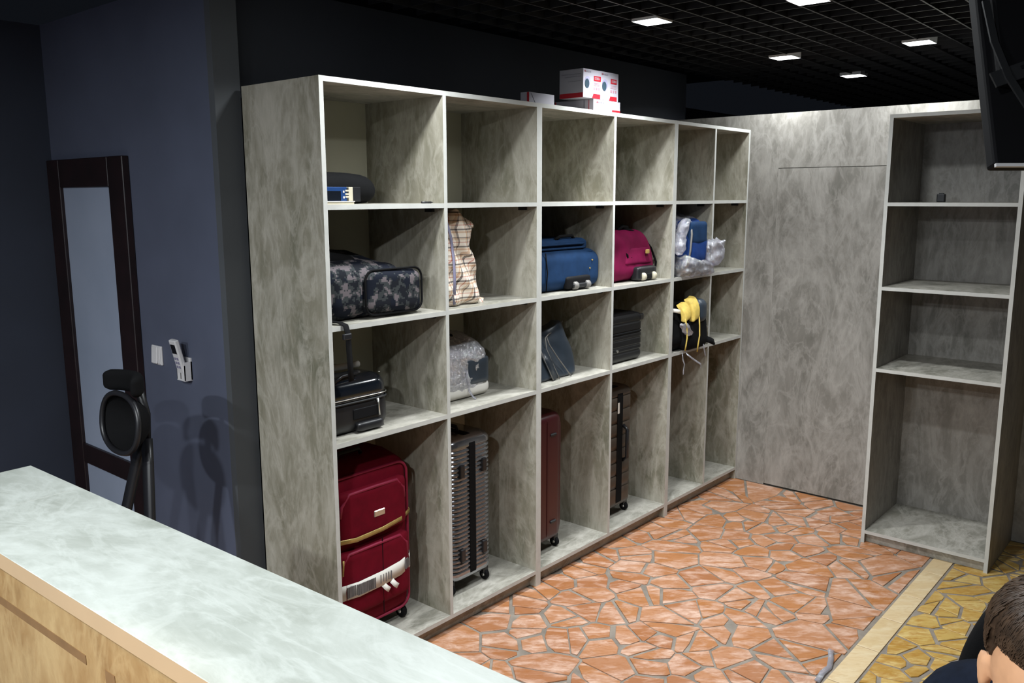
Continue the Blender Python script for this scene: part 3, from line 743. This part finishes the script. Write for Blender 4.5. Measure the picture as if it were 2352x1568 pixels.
# ---------------- column 3
t = thing('blue_trolley_bag', 'navy blue soft trolley bag lying on its back', 'suitcase', (1.505, .07, ZS[1]))
fb = lambda u, v, s, p: Vector((p.x * (1 + .02 * math.sin(PI * s)), p.y - .012 * (1 - u * u) * (v < 0), p.z - .02 * max(0, u) ** 3 * s))
obj('main_body', soft(0, .19, 0, .56, .37, .205, .06, 16, fb), 'blue_fab', t, True)
lid = obj('front_pocket', soft(-.04, .20, .185, .46, .345, .064, .026, 14), 'blue_fab', t, True)
for zz, ww in ((.205, .222), (.182, .258), (.225, .218)):
    obj('piping', tube(NB(), [(q[0] - (.05 if zz > .19 else .02), q[1] + .195, zz) for q in rr_ring(ww, .178, .05, 5)], .0055, 8, True), 'blue_fab', lid if zz > .19 else t, True)
obj('wheel_bay', soft(.055, -.004, .008, .20, .03, .062, .014, 8), 'rubber', t, True)
obj('kick_plate', B(.0, .13, -.026, -.012, .012, .034, .004), 'dk_metal', t)
for q in (.005, .105): obj('wheel', cyl(NB(), (q + .015, -.016, .024), 'X', .02, .03, 14, .004), 'slate_l', t, True)
obj('carry_handle', tube(NB(), [(-.06, .05, .245), (-.03, .04, .262), (.08, .05, .262), (.11, .06, .243)], .008, 8), 'blk_fab', t, True)
for sx in (.16, .18): obj('rivet', cyl(NB(), (sx, -.004, .10 + (sx - .16) * 2), 'Y', .004, .006, 8), 'gold', t)
obj('side_seam', tube(NB(), [(-.19, -.004, .01), (-.185, -.008, .10), (-.19, .0, .19)], .003, 6), 'blk_fab', t, True)
# slate tote
t = thing('tote_bag', 'slumped slate vinyl tote bag with pale seams', 'bag', (1.425, .20, ZS[2]))
def ft(u, v, s, p):
    y = p.y * (1 - .72 * s); x = p.x * (1 - .05 * s) + .014 * math.sin(s * 5) 
    zz = p.z * (1 + .10 * abs(u) * s - .12 * s * (1 - abs(u)) + .08 * max(0, u) * s)
    return Vector((x + .012 * (v < 0) * math.sin(s * PI) * u, y + .02 * math.sin(u * 5 + 1) * s, zz)) + Vector((nz(p, 16), nz(p, 16, 3), 0)) * .006
obj('bag_body', soft(0, 0, 0, .30, .25, .235, .022, 20, ft), 'slate', t, True)
def seam(f): obj('seam', tube(NB(), [(q[0] + .045, q[1] - .012, q[2]) for q in f], .0034, 6), 'slate_l', t, True)
seam([(-.055, -.128, .005), (-.075, -.100, .08), (-.085, -.07, .15), (-.07, -.05, .20), (-.02, -.03, .21), (.05, -.02, .222), (.115, -.015, .262)])
seam([(.035, -.132, .005), (-.03, -.10, .10), (-.062, -.068, .17), (-.06, -.05, .205)])
seam([(-.10, -.126, .005), (-.125, -.09, .10), (-.13, -.05, .19), (-.10, -.04, .21)])
obj('gusset_fold', ribbon(NB(), [(-.03, -.136, .01), (-.058, -.108, .09), (-.07, -.08, .15)], .05, .004, (1, 0, .2)), 'slate', t, True)
# dark red suitcase
t = thing('dark_red_suitcase', 'dark red hard suitcase standing side-on, scuffed at its foot', 'suitcase', (1.358, .265, ZB))
trolley(t, .128, .180, .055, .715, 'dkred', None, 0, .055, .006, True, False, 'dkred')
for zz in (.15, .60): obj('side_foot', B(.02, .065, -.188, -.172, zz, zz + .014, .004), 'dk_metal', t)
obj('back_shell', soft(.105, .0, .07, .075, .33, .62, .03, 10), 'dkred', t, True)
# ---------------- column 4
t = thing('magenta_duffel', 'magenta wheeled duffel bag with domed end', 'bag', (2.085, .085, ZS[1]))
def fd(u, v, s, p):
    w = 1 - .34 * s ** 2.0
    return Vector((p.x * w - .03 * s, p.y - .018 * (1 - u * u) * (v < 0) * (1 - s), p.z)) + Vector((nz(p, 12), nz(p, 12, 3), nz(p, 12, 8))) * .008
obj('main_body', soft(0, .18, 0, .54, .36, .275, .075, 20, fd), 'mag_fab', t, True)
obj('end_pocket', soft(.045, -.004, .09, .27, .03, .095, .014, 10, lambda u, v, s, p: Vector((p.x * (1 - .2 * s), p.y + .012 * s, p.z))), 'mag_fab', t, True)
obj('end_piping', tube(NB(), [(.245, .01, .03), (.262, .012, .09), (.22, .022, .17), (.15, .035, .235), (.05, .05, .274), (-.03, .06, .280)], .006, 8), 'blk_fab', t, True)
obj('wheel_block', soft(.085, -.018, .004, .19, .06, .075, .016, 8), 'blk_pl', t, True)
for q in (.03, .135): obj('wheel', cyl(NB(), (q + .005, -.046, .026), 'X', .021, .026, 14, .004), 'cream', t, True)
obj('axle_cover', soft(.085, -.045, .012, .07, .02, .03, .008, 6), 'rubber', t, True)
for q in (-.09, -.055): obj('side_strap', ribbon(NB(), [(q + .02, .03, .26), (q, .0, .20), (q + .03, -.012, .13)], .016, .004, (1, 0, 0)), 'blk_fab', t, True)
obj('carry_handle', tube(NB(), [(-.06, .06, .272), (-.03, .05, .295), (.03, .06, .288), (.06, .08, .268)], .010, 8), 'blk_fab', t, True)
obj('emblem', B(.095, .125, -.030, -.018, .145, .168, .003), 'gold', t)
# small black case
t = thing('black_cabin_case', 'small black ribbed hard case standing below the magenta duffel', 'suitcase', (1.985, .06, ZS[2]))
lv = []; N = 40
for i in range(N + 1):
    s = i / N; zz = .262 * s; e = min(s, 1 - s) * .262; ins = .03 * (1 - math.sqrt(max(0, 1 - (1 - min(1, e / .03)) ** 2)))
    g = .004 if any(abs(zz - q) < .0055 for q in (.055, .085, .125, .15, .163, .215)) else 0
    lv.append((zz, .185 - ins - g, .165 - ins - g, .035))
obj('shell', loft(lv, 5), 'blk_matte', t, False, (0, .165, 0))
obj('zip_band', tube(NB(), [(q[0], q[1] + .165, .157) for q in rr_ring(.184, .164, .035, 5)], .004, 6, True), 'blk_fab', t, True)
obj('latch', cyl(NB(), (-.07, -.001, .07), 'Y', .007, .008, 12), 'silver', t)
obj('carry_handle', tube(NB(), [(-.06, .16, .258), (-.05, .16, .278), (.05, .16, .278), (.06, .16, .258)], .007, 8), 'blk_pl', t, True)
obj('corner_guard', B(.145, .187, -.003, .03, .215, .25, .008, 2), 'blk_pl', t)
# brown suitcase
t = thing('brown_suitcase', 'brown hard suitcase with wide grooves standing upright', 'suitcase', (2.010, .275, ZB))
trolley(t, .135, .178, .052, .735, 'brown', .066, .006, .045, .026, True)
obj('side_handle', tube(NB(), [(.035, -.178, .52), (.035, -.205, .50), (.035, -.205, .34), (.035, -.178, .32)], .010, 8), 'blk_pl', t, True)
obj('paper_tag', B(-.026, -.008, -.1815, -.179, .595, .655), 'paper', t)
# ---------------- column 5
t = thing('film_wrapped_bag', 'blue bag bulging from crumpled clear plastic over the shelf edge', 'bag', (2.60, .10, ZS[1]))
fbb = lambda u, v, s, p: Vector((p.x * (1 - .18 * math.exp(-((s - .42) / .14) ** 2)) + .02 * s, p.y - .02 * math.sin(s * 5), p.z)) + Vector((nz(p, 10), nz(p, 10, 3), nz(p, 10, 8))) * .012
obj('bag_body', soft(-.01, -.005, .045, .275, .23, .28, .06, 16, fbb), 'blue_br', t, True)
obj('side_pocket', soft(.0, -.11, .18, .20, .05, .13, .022, 10), 'blue_fab', t, True)
obj('zip_line', tube(NB(), [(-.10, -.118, .06), (-.10, -.132, .15), (-.095, -.135, .24), (-.075, -.115, .31)], .006, 6), 'slate_l', t, True)
for p, q in (((.10, -.13, .17), (.095, -.14, .13)), ((.12, -.125, .17), (.125, -.14, .12))): obj('zip_pull', tube(NB(), [p, q], .005, 6), 'silver', t, True)
obj('clear_film', soft(.0, .075, .0, .40, .30, .355, .12, 30, lambda u, v, s, p: Vector((p.x * (1 - .22 * math.exp(-((s - .5) / .12) ** 2) * (u > 0)), p.y, p.z)) + Vector((nz(p, 14), nz(p, 14, 2), nz(p, 14, 4))) * .02 + Vector((nz(p, 45), nz(p, 45, 2), nz(p, 45, 4))) * .008), 'film_t', t, True)
obj('bottom_film', soft(.0, -.06, .0, .33, .20, .10, .04, 20, lambda u, v, s, p: Vector((p.x, p.y, p.z * (1 - .25 * u))) + Vector((nz(p, 30), nz(p, 30, 2), nz(p, 30, 4))) * .014), 'film', t, True)
obj('film_bulge', soft(.165, -.14, .055, .15, .09, .15, .04, 18, lambda u, v, s, p: p + Vector((nz(p, 30), nz(p, 30, 2), nz(p, 30, 4))) * .02), 'film', t, True)
obj('film_roll', soft(-.175, -.10, .13, .07, .06, .19, .028, 16, lambda u, v, s, p: Vector((p.x + .06 * s * s, p.y, p.z)) + Vector((nz(p, 34), nz(p, 34, 2), nz(p, 34, 4))) * .016), 'film', t, True)
# yellow and black backpack
t = thing('yellow_backpack', 'black backpack with yellow panel leaning over the shelf edge', 'backpack', (2.54, .115, ZS[2]))
fy = lambda u, v, s, p: Vector((p.x * (1 - .22 * max(0, s - .55) * 2), p.y + .03 * s * s, p.z * (1 - .16 * max(0, -u)))) + Vector((nz(p, 10), nz(p, 10, 3), 0)) * .006
obj('main_body', soft(.015, .02, .0, .345, .28, .275, .075, 18, fy), 'blk_fab', t, True)
obj('front_pocket', soft(.065, -.115, .0, .25, .12, .285, .055, 16, lambda u, v, s, p: Vector((p.x * (1 - .12 * s), p.y + .03 * s * s, p.z))), 'blk_fab', t, True)
fp = lambda u, v, s, p: Vector((p.x + .010 * s, p.y + .045 * s * s * s, p.z + .010 * u)) + Vector((nz(p, 25), 0, nz(p, 25, 3))) * .004
obj('yellow_panel', soft(-.074, -.152, .186, .066, .034, .090, .009, 10, fp), 'yellow', t, True)
obj('yellow_panel', soft(.002, -.162, .182, .072, .040, .122, .010, 12, fp), 'yellow', t, True)
obj('top_pad', soft(.085, -.135, .155, .105, .10, .140, .042, 10), 'slate', t, True)
for pp in ([(-.118, -.172, .20), (-.112, -.180, .15), (-.112, -.184, .09), (-.122, -.184, .05), (-.120, -.178, .02)], [(.030, -.178, .20), (.028, -.184, .15), (.022, -.190, .09), (.008, -.190, .04), (.010, -.184, -.004)]):
    obj('yellow_piping', tube(NB(), pp, .0042, 6), 'yellow', t, True)
obj('white_tag', ribbon(NB(), [(-.155, -.085, .245), (-.13, -.11, .243), (-.10, -.13, .235)], .022, .004, (0, .3, 1)), 'paper', t, True)
obj('side_strap', ribbon(NB(), [(.16, -.16, .05), (.20, -.172, .035), (.255, -.16, .018)], .035, .012, (0, .4, 1)), 'blk_fab', t, True)
for p, q in (((.185, -.13, .18), (.19, -.14, .155)), ((.185, -.14, .13), (.187, -.15, .11))): obj('zip_pull', tube(NB(), [p, q], .005, 6), 'silver', t, True)
obj('film_patch', soft(-.10, -.172, .10, .08, .02, .075, .009, 12, lambda u, v, s, p: Vector((p.x + .07 * (.5 - s), p.y, p.z)) + Vector((nz(p, 50), nz(p, 50, 2), nz(p, 50, 4))) * .012), 'film', t, True)
for pts in ([(-.135, -.17, .01), (-.14, -.178, -.03), (-.12, -.178, -.06), (-.135, -.18, -.09), (-.13, -.178, -.115)], [(-.10, -.175, .0), (-.05, -.18, -.03), (.01, -.18, -.06), (.06, -.185, -.085), (.07, -.18, -.105)], [(.09, -.18, .03), (.095, -.185, -.01), (.11, -.185, -.04)]):
    obj('film_tail', ribbon(NB(), pts, .014, .002, (1, .2, 0)), 'film', t, True)
# black suitcase hidden behind the panel
t = thing('slim_black_suitcase', 'black suitcase almost hidden behind the panel under the yellow backpack', 'suitcase', (2.475, .265, ZB))
trolley(t, .088, .175, .055, .70, 'blk_gloss', None, 0, .04, .012, True)

# ================================================================== BOXES ON TOP
ZT = H
t = thing('camera_carton', 'white carton with two dome camera pictures, upper box on the shelving', 'carton', (1.736, .06, ZT + .0635))
cd, ch = .142, .133
bx_ = obj('carton_left', B(-.152, -.012, 0, cd, 0, ch, .001), 'box_w', t); obj('carton_right', B(-.010, .152, .004, cd, .0, ch + .002, .001), 'box_w', t)
obj('red_band', B(-.1525, -.1515, .001, cd - .002, .0, .022), 'box_r', t)
for k, x0 in enumerate((-.158, -.008)):
    yf = -.0006 + .004 * k
    obj('red_label', B(x0 + .092, x0 + .150 - .006 * k, yf - .0004, yf + .0005, .082, .106), 'box_r', t)
    text('DI380I-I', .017, 'box_w', t, (x0 + .120, yf - .0008, .094), (PI / 2, 0, 0), 'label_text', .72)
    bm = NB(); cyl(bm, (x0 + .042, yf, .072), 'Y', .024, .0012, 24); 
    for v in bm.verts: v.co.z = .072 + (v.co.z - .072) * 1.15
    pic = obj('camera_picture', bm, 'lilac', t)
    bm = NB(); cyl(bm, (x0 + .036, yf - .0004, .066), 'Y', .018, .0014, 24)
    for v in bm.verts: v.co.z = .066 + (v.co.z - .066) * 1.2
    obj('camera_lens', bm, 'lens', pic)
    for j in range(3): obj('icon', B(x0 + .092 + j * .02, x0 + .102 + j * .02, yf - .0003, yf + .0005, .040, .052), 'pink', t)
    text('HI', .013, 'box_r', t, (x0 + .018, yf - .0006, .121), (PI / 2, 0, 0), 'brand_text', .9); text('WATCH', .013, 'box_g', t, (x0 + .045, yf - .0006, .121), (PI / 2, 0, 0), 'brand_text', .9)
    bm = NB(); vs = [bm.verts.new(q) for q in ((x0 + .078, yf, .0005), (x0 + .146, yf, .0005), (x0 + .146, yf, .022), (x0 + .09, yf, .022))]; f = bm.faces.new(vs); r_ = bmesh.ops.extrude_face_region(bm, geom=[f]); [setattr(v.co, 'y', v.co.y - .0004) for v in r_['geom'] if isinstance(v, bmesh.types.BMVert)]
    obj('red_corner', bm, 'box_r', t)
    for j in range(3): obj('printed_line', B(x0 + .092, x0 + .140, yf - .0002, yf + .0005, .060 + j * .006, .0618 + j * .006), 'pink', t)
for j, zz in enumerate((.108, .096, .075)): obj('printed_line', B(-.1526, -.1515, .012, .13 - .02 * j, zz, zz + .0025), 'box_g', t)
t = thing('flat_carton', 'flat white carton under the dome camera carton', 'carton', (1.785, .06, ZT))
obj('carton_body', B(-.115, .117, 0, .236, 0, .0625, .001), 'box_w', t)
obj('side_print', B(-.1156, -.1145, .05, .06, .002, .060), 'box_g', t); obj('red_edge', B(-.1156, -.1145, .228, .2355, .001, .061), 'box_r', t)
obj('side_panel_print', B(-.1156, -.1145, .025, .029, .002, .060), 'box_r', t)
text('HI', .015, 'box_r', t, (-.085, -.0008, .048), (PI / 2, 0, 0), 'brand_text', .9); text('WATCH', .015, 'box_g', t, (-.053, -.0008, .048), (PI / 2, 0, 0), 'brand_text', .9)
obj('red_label', B(.045, .116, -.0008, .0005, .006, .020), 'box_r', t)
t = thing('small_carton', 'small low white carton left of the camera cartons on the shelving', 'carton', (1.27, .06, ZT))
obj('carton_body', B(-.09, .091, 0, .05, 0, .053, .001), 'box_w', t); obj('red_edge', B(-.0908, -.0895, .0, .012, .001, .052), 'box_r', t)
obj('tape_line', ribbon(NB(), [(-.075, -.001, .048), (-.045, -.001, .006)], .002, .001, (1, 0, 1)), 'box_g', t)

# ================================================================== HANGING SCREEN (upper right)
import_dir = Vector((.652, -.758, 0))
t = thing('hanging_monitor', 'black monitor hanging from the ceiling at upper right, seen from behind', 'monitor', (-.117, -2.07, 1.898))
ex = Vector((.652, -.758, 0)); tl = math.radians(20); m_ = Vector((.758, .652, 0))
ez = Vector((0, 0, 1)) * math.cos(tl) + m_ * math.sin(tl); ey = ez.cross(ex)
t.matrix_world = Matrix(((ex.x, ey.x, ez.x, -.117), (ex.y, ey.y, ez.y, -2.07), (ex.z, ey.z, ez.z, 1.898), (0, 0, 0, 1)))
obj('back_cover', B(0, .78, -.002, .028, .0, .46, .006, 2), 'rubber', t)
obj('rear_housing', B(.012, .76, -.026, .0, .145, .44, .008, 2), 'rubber', t)
obj('bottom_bezel', B(.0, .78, -.006, .0, -.003, .003), 'white_pl', t)
obj('screen', B(.012, .768, .028, .0295, .015, .45), 'screen', t)
br = obj('mount_bar', ribbon(NB(), [(-.004, -.030, .146), (.05, -.032, .165), (.40, -.034, .30)], .028, .004, (0, 0, 1)), 'dk_metal', t)
obj('bar_slot', ribbon(NB(), [(.045, -.0345, .168), (.075, -.035, .180)], .006, .002, (0, 0, 1)), 'rubber', br)
obj('diagonal_strut', ribbon(NB(), [(.0, -.028, .30), (.006, -.03, .22), (.022, -.034, .15), (.055, -.036, .08), (.085, -.03, .01)], .013, .004, (1, 0, 0)), 'dk_metal', t)
obj('ceiling_pole', tube(NB(), [(.39, -.03, .30), (.39, -.03, .80)], .02, 12), 'dk_metal', t, True)

# ================================================================== PERSON at the counter (seated, facing the camera, head bowed)
def skin_mesh(joints, edges, sub=2):
    """continuous surface grown round a joint skeleton"""
    me = bpy.data.meshes.new('sk'); me.from_pydata([j[0] for j in joints], edges, [])
    o = bpy.data.objects.new('sk', me); COL.objects.link(o)
    o.modifiers.new('s', 'SKIN'); 
    for i, j in enumerate(joints):
        r = j[1]; me.skin_vertices[0].data[i].radius = (r, r) if not isinstance(r, tuple) else r
    me.skin_vertices[0].data[0].use_root = True
    q = o.modifiers.new('d', 'SUBSURF'); q.levels = sub
    bpy.context.view_layer.update()
    out = bpy.data.meshes.new_from_object(o.evaluated_get(bpy.context.evaluated_depsgraph_get()))
    bpy.data.objects.remove(o); return out
HP = Vector((-.60, -2.292, 1.215))                # head centre
px, py = -.20, -2.292
J = [((px, py, .52), (.155, .12)), ((px - .04, py, .66), (.145, .11)), ((px - .12, py, .82), (.155, .11)), ((px - .20, py, 1.0), (.14, .10)), ((px - .26, py, 1.075), (.075, .07)), ((px - .32, py, 1.11), .052), ((px - .37, py, 1.165), .055)]
E_ = [(i, i + 1) for i in range(6)]
def chain(start, pts):
    p = start
    for c, r in pts: J.append((c, r)); E_.append((p, len(J) - 1)); p = len(J) - 1
    return p
wr = []
for s in (1, -1):
    chain(3, [((px - .21, py + s * .09, 1.06), .075), ((px - .215, py + s * .138, 1.05), .064), ((px - .26, py + s * .185, .84), .050), ((px - .30, py + s * .20, .73), .044), ((px - .42, py + s * .17, .73), .036), ((px - .50, py + s * .12, .725), .026)])
    wr.append(len(J) - 1)
    palm = chain(wr[-1], [((px - .55, py + s * .10, .718), (.038, .018))])
    for f, (dy, L) in enumerate(((-.03, .066), (-.011, .078), (.009, .072), (.027, .056))):
        b = Vector((px - .575, py + s * .09 + dy, .714))
        chain(palm, [(tuple(b), .0095), (tuple(b + Vector((-L * .5, 0, .004))), .0088), (tuple(b + Vector((-L, 0, -.010))), .0075)])
    chain(palm, [((px - .55, py + s * .10 - s * .045, .712), .0105), ((px - .58, py + s * .10 - s * .062, .708), .009)])
    chain(0, [((px - .03, py + s * .10, .52), .105), ((px - .22, py + s * .13, .525), .085), ((px - .42, py + s * .14, .51), .066), ((px - .40, py + s * .14, .30), .056), ((px - .37, py + s * .14, .10), .040), ((px - .42, py + s * .14, .04), (.042, .034)), ((px - .53, py + s * .15, .028), (.040, .022))])
body_me = skin_mesh(J, E_, 2)
# head: shaped from ellipsoid masses, then fused with the body
Fd = Vector((-.96, -.03, -.22)).normalized(); Rt = Fd.cross(Vector((0, 0, 1))).normalized(); Up = Rt.cross(Fd)   # Rt = person's right-hand side
def hp(f, r, u): return HP + Fd * f + Rt * r + Up * u
bm = NB(); bm.from_mesh(body_me)
def blob(f, r, u, sf, sr, su, n=20):
    m = Matrix((Fd, Rt, Up)).transposed().to_4x4(); m.translation = hp(f, r, u)
    bmesh.ops.create_uvsphere(bm, u_segments=n, v_segments=n // 2 + 2, radius=1, matrix=m @ Matrix.Diagonal((sf, sr, su, 1)))
blob(-.012, 0, .025, .093, .073, .086); blob(.03, 0, -.02, .066, .066, .085); blob(.045, 0, -.075, .045, .048, .05); blob(.02, 0, -.055, .06, .058, .06)
blob(.098, 0, -.025, .016, .013, .014); blob(.090, 0, -.005, .010, .009, .03); blob(.078, 0, .018, .022, .05, .012)   # nose, brow
blob(.083, 0, -.062, .016, .024, .009); blob(.082, 0, -.074, .015, .02, .009); blob(.075, 0, -.105, .022, .022, .02)     # lips, chin
for s in (-1, 1):
    blob(-.006, s * .079, -.010, .018, .009, .032, 14); blob(-.016, s * .085, -.004, .012, .006, .022, 12); blob(.078, s * .031, .0, .013, .016, .011, 12)
me = bpy.data.meshes.new('body'); bm.to_mesh(me); bm.free()
tmp = bpy.data.objects.new('tmp', me); COL.objects.link(tmp)
q = tmp.modifiers.new('r', 'REMESH'); q.mode = 'VOXEL'; q.voxel_size = .0052; q2 = tmp.modifiers.new('s', 'SMOOTH'); q2.factor = .5; q2.iterations = 3
bpy.context.view_layer.update()
bme = bpy.data.meshes.new_from_object(tmp.evaluated_get(bpy.context.evaluated_depsgraph_get())); bpy.data.objects.remove(tmp)
b2 = bmesh.new(); b2.from_mesh(bme); left = set(b2.verts); best = []
sizes = []
while left:                                      # keep the one continuous figure, drop voids the remesh left inside it
    st_ = [left.pop()]; comp = list(st_)
    while st_:
        for e in st_.pop().link_edges:
            for w_ in e.verts:
                if w_ in left: left.discard(w_); st_.append(w_); comp.append(w_)
    sizes.append((len(comp), tuple(round(q, 2) for q in comp[0].co)))
    if len(comp) > len(best): best = comp
keep = set(best); bmesh.ops.delete(b2, geom=[v for v in b2.verts if v not in keep], context='VERTS'); b2.to_mesh(bme); b2.free()
bme.materials.clear(); bme.materials.append(M['skin']); bme.polygons.foreach_set('use_smooth', [True] * len(bme.polygons))
person = bpy.data.objects.new('person', bme); COL.objects.link(person)
tag(person, 'seated person with short dark brown hair and navy knit jumper, head bowed', 'person')
def sub_skin(name, sel_, grow, m, extra=None):
    idx = {i: k for k, i in enumerate(sel_)}
    jj = [(J[i][0], tuple(a + grow for a in J[i][1]) if isinstance(J[i][1], tuple) else J[i][1] + grow) for i in sel_]
    me = skin_mesh(jj, [(idx[a], idx[b]) for a, b in E_ if a in idx and b in idx], 2)
    me.materials.clear(); me.materials.append(M[m]); me.polygons.foreach_set('use_smooth', [True] * len(me.polygons)); me.name = name
    o = bpy.data.objects.new(name, me); COL.objects.link(o); o.parent = person; return o
per = 6 + 1 + 12 + 2 + 7        # joints added per body side
a0 = 7
arms = [i for s in (0, 1) for i in range(a0 + per * s, a0 + per * s + 6)]
legs = [i for s in (0, 1) for i in range(a0 + per * s + 21, a0 + per * s + 26)]
shoes = [[a0 + per * s + 26, a0 + per * s + 27] for s in (0, 1)]
sub_skin('jumper', [0, 1, 2, 3, 4] + arms, .022, 'navyknit'); sub_skin('trousers', [0] + legs, .012, 'trouser')
for s in shoes: sub_skin('shoe', s, .014, 'blk_pl')
# eyes
for s in (-1, 1):
    b_ = NB(); bmesh.ops.create_uvsphere(b_, u_segments=12, v_segments=8, radius=.0115, matrix=Matrix.Translation(hp(.083, s * .031, -.004))); obj('eye', b_, 'paper', person, True)
    obj('eyebrow', tube(NB(), [hp(.099, s * .014, .016), hp(.099, s * .03, .021), hp(.088, s * .048, .016)], [.003, .004, .002], 6), 'hair', person, True)
# hair: cap plus combed strands
def scalp(th, ph, off=0.0):
    """th from crown (0) outward, ph around (0 = front, +90deg = right)"""
    d = Vector((math.sin(th) * math.cos(ph), math.sin(th) * math.sin(ph), math.cos(th)))
    return hp(-.012 + d.x * (.094 + off), d.y * (.0745 + off), .025 + d.z * (.087 + off))
def hairline(ph):
    c = math.cos(ph); s_ = abs(math.sin(ph))
    return 1.02 + (.0 if c > 0 else .95 * -c) + .50 * s_ ** 3 * (1 if c < .35 else .35) + .10 * math.sin(ph) * -1 * max(0, c)
cap = NB(); NPH, NTH = 64, 20; rows = []; inn = []
for i in range(NTH + 1):
    row = []; ri = []
    for j in range(NPH):
        ph = 2 * PI * j / NPH; f = i / NTH; th = f * hairline(ph)
        side = abs(math.sin(ph)) ** 2 * (f ** 2)
        row.append(cap.verts.new(scalp(th, ph, .030 * (1 - f ** 4) * (1 - .75 * side) + .0015 + .0015 * noise.noise(Vector((ph * 9, th * 3, 0)))))); ri.append(cap.verts.new(scalp(th, ph, -.004)))
    rows.append(row); inn.append(ri)
for lst in (rows, inn):
    for A, Bq in zip(lst, lst[1:]):
        for j in range(NPH): cap.faces.new((A[j], A[(j + 1) % NPH], Bq[(j + 1) % NPH], Bq[j]))
for j in range(NPH): cap.faces.new((rows[-1][j], rows[-1][(j + 1) % NPH], inn[-1][(j + 1) % NPH], inn[-1][j]))
bmesh.ops.remove_doubles(cap, verts=cap.verts, dist=1e-5)
obj('hair', cap, 'hair', person, True)
st = NB(); R = random.Random(5)
for i in range(2600):
    ph = R.uniform(0, 2 * PI); f0 = R.uniform(.05, .9) ** .8; th0 = f0 * hairline(ph); L = R.uniform(.25, .5) * (.35 if f0 > .75 else 1)
    pts = []
    for k in range(5):
        q = k / 4; th = min(th0 + L * q, hairline(ph) + .04); p2 = ph + .22 * q * math.cos(ph) * R.uniform(.6, 1.3); f = th / hairline(ph)
        side = abs(math.sin(p2)) ** 2 * (min(1, f) ** 2)
        pts.append(scalp(th, p2, (.030 * (1 - min(1, f) ** 4) * (1 - .75 * side) + .002) + .0025 * math.sin(q * PI) * R.uniform(.3, 1.2)))
    tube(st, pts, [.0009, .0009, .0008, .0006, .0002], 3, cap=False)
tag(obj('hair_strands', st, 'hair', person, True), kind='stuff')
# his chair
t = thing('desk_chair', 'black high-backed desk chair behind the seated person', 'chair', (px + .08, py, 0), math.radians(-90))
star_base(t)
obj('backrest', soft(0, 0, 0, .50, .09, .47, .04, 16, lambda u, v, s, p: Vector((p.x * (1 - .5 * max(0, s - .55) ** 2 * 2.4), p.y - .05 * u * u + .08 * s, p.z))), 'blk_fab', t, True, (0, .20, .55))
for s in (-1, 1): obj('armrest', tube(NB(), [(s * .27, .12, .47), (s * .30, .12, .64), (s * .29, -.08, .66)], .02, 8), 'blk_pl', t, True)
# loose torn tape on the floor by the border tiles
t = thing('torn_tape', 'torn strip of clear tape loose on the floor beside the pale border tiles', 'tape', (1.36, -1.335, .002))
obj('tape_strip', ribbon(NB(), [(-.13, -.005, .001), (-.06, .0, .006), (0, -.004, .002), (.06, .012, .010), (.10, .03, .016), (.13, .035, .008)], .022, .0006, (0, 1, .25)), 'film', t, True)
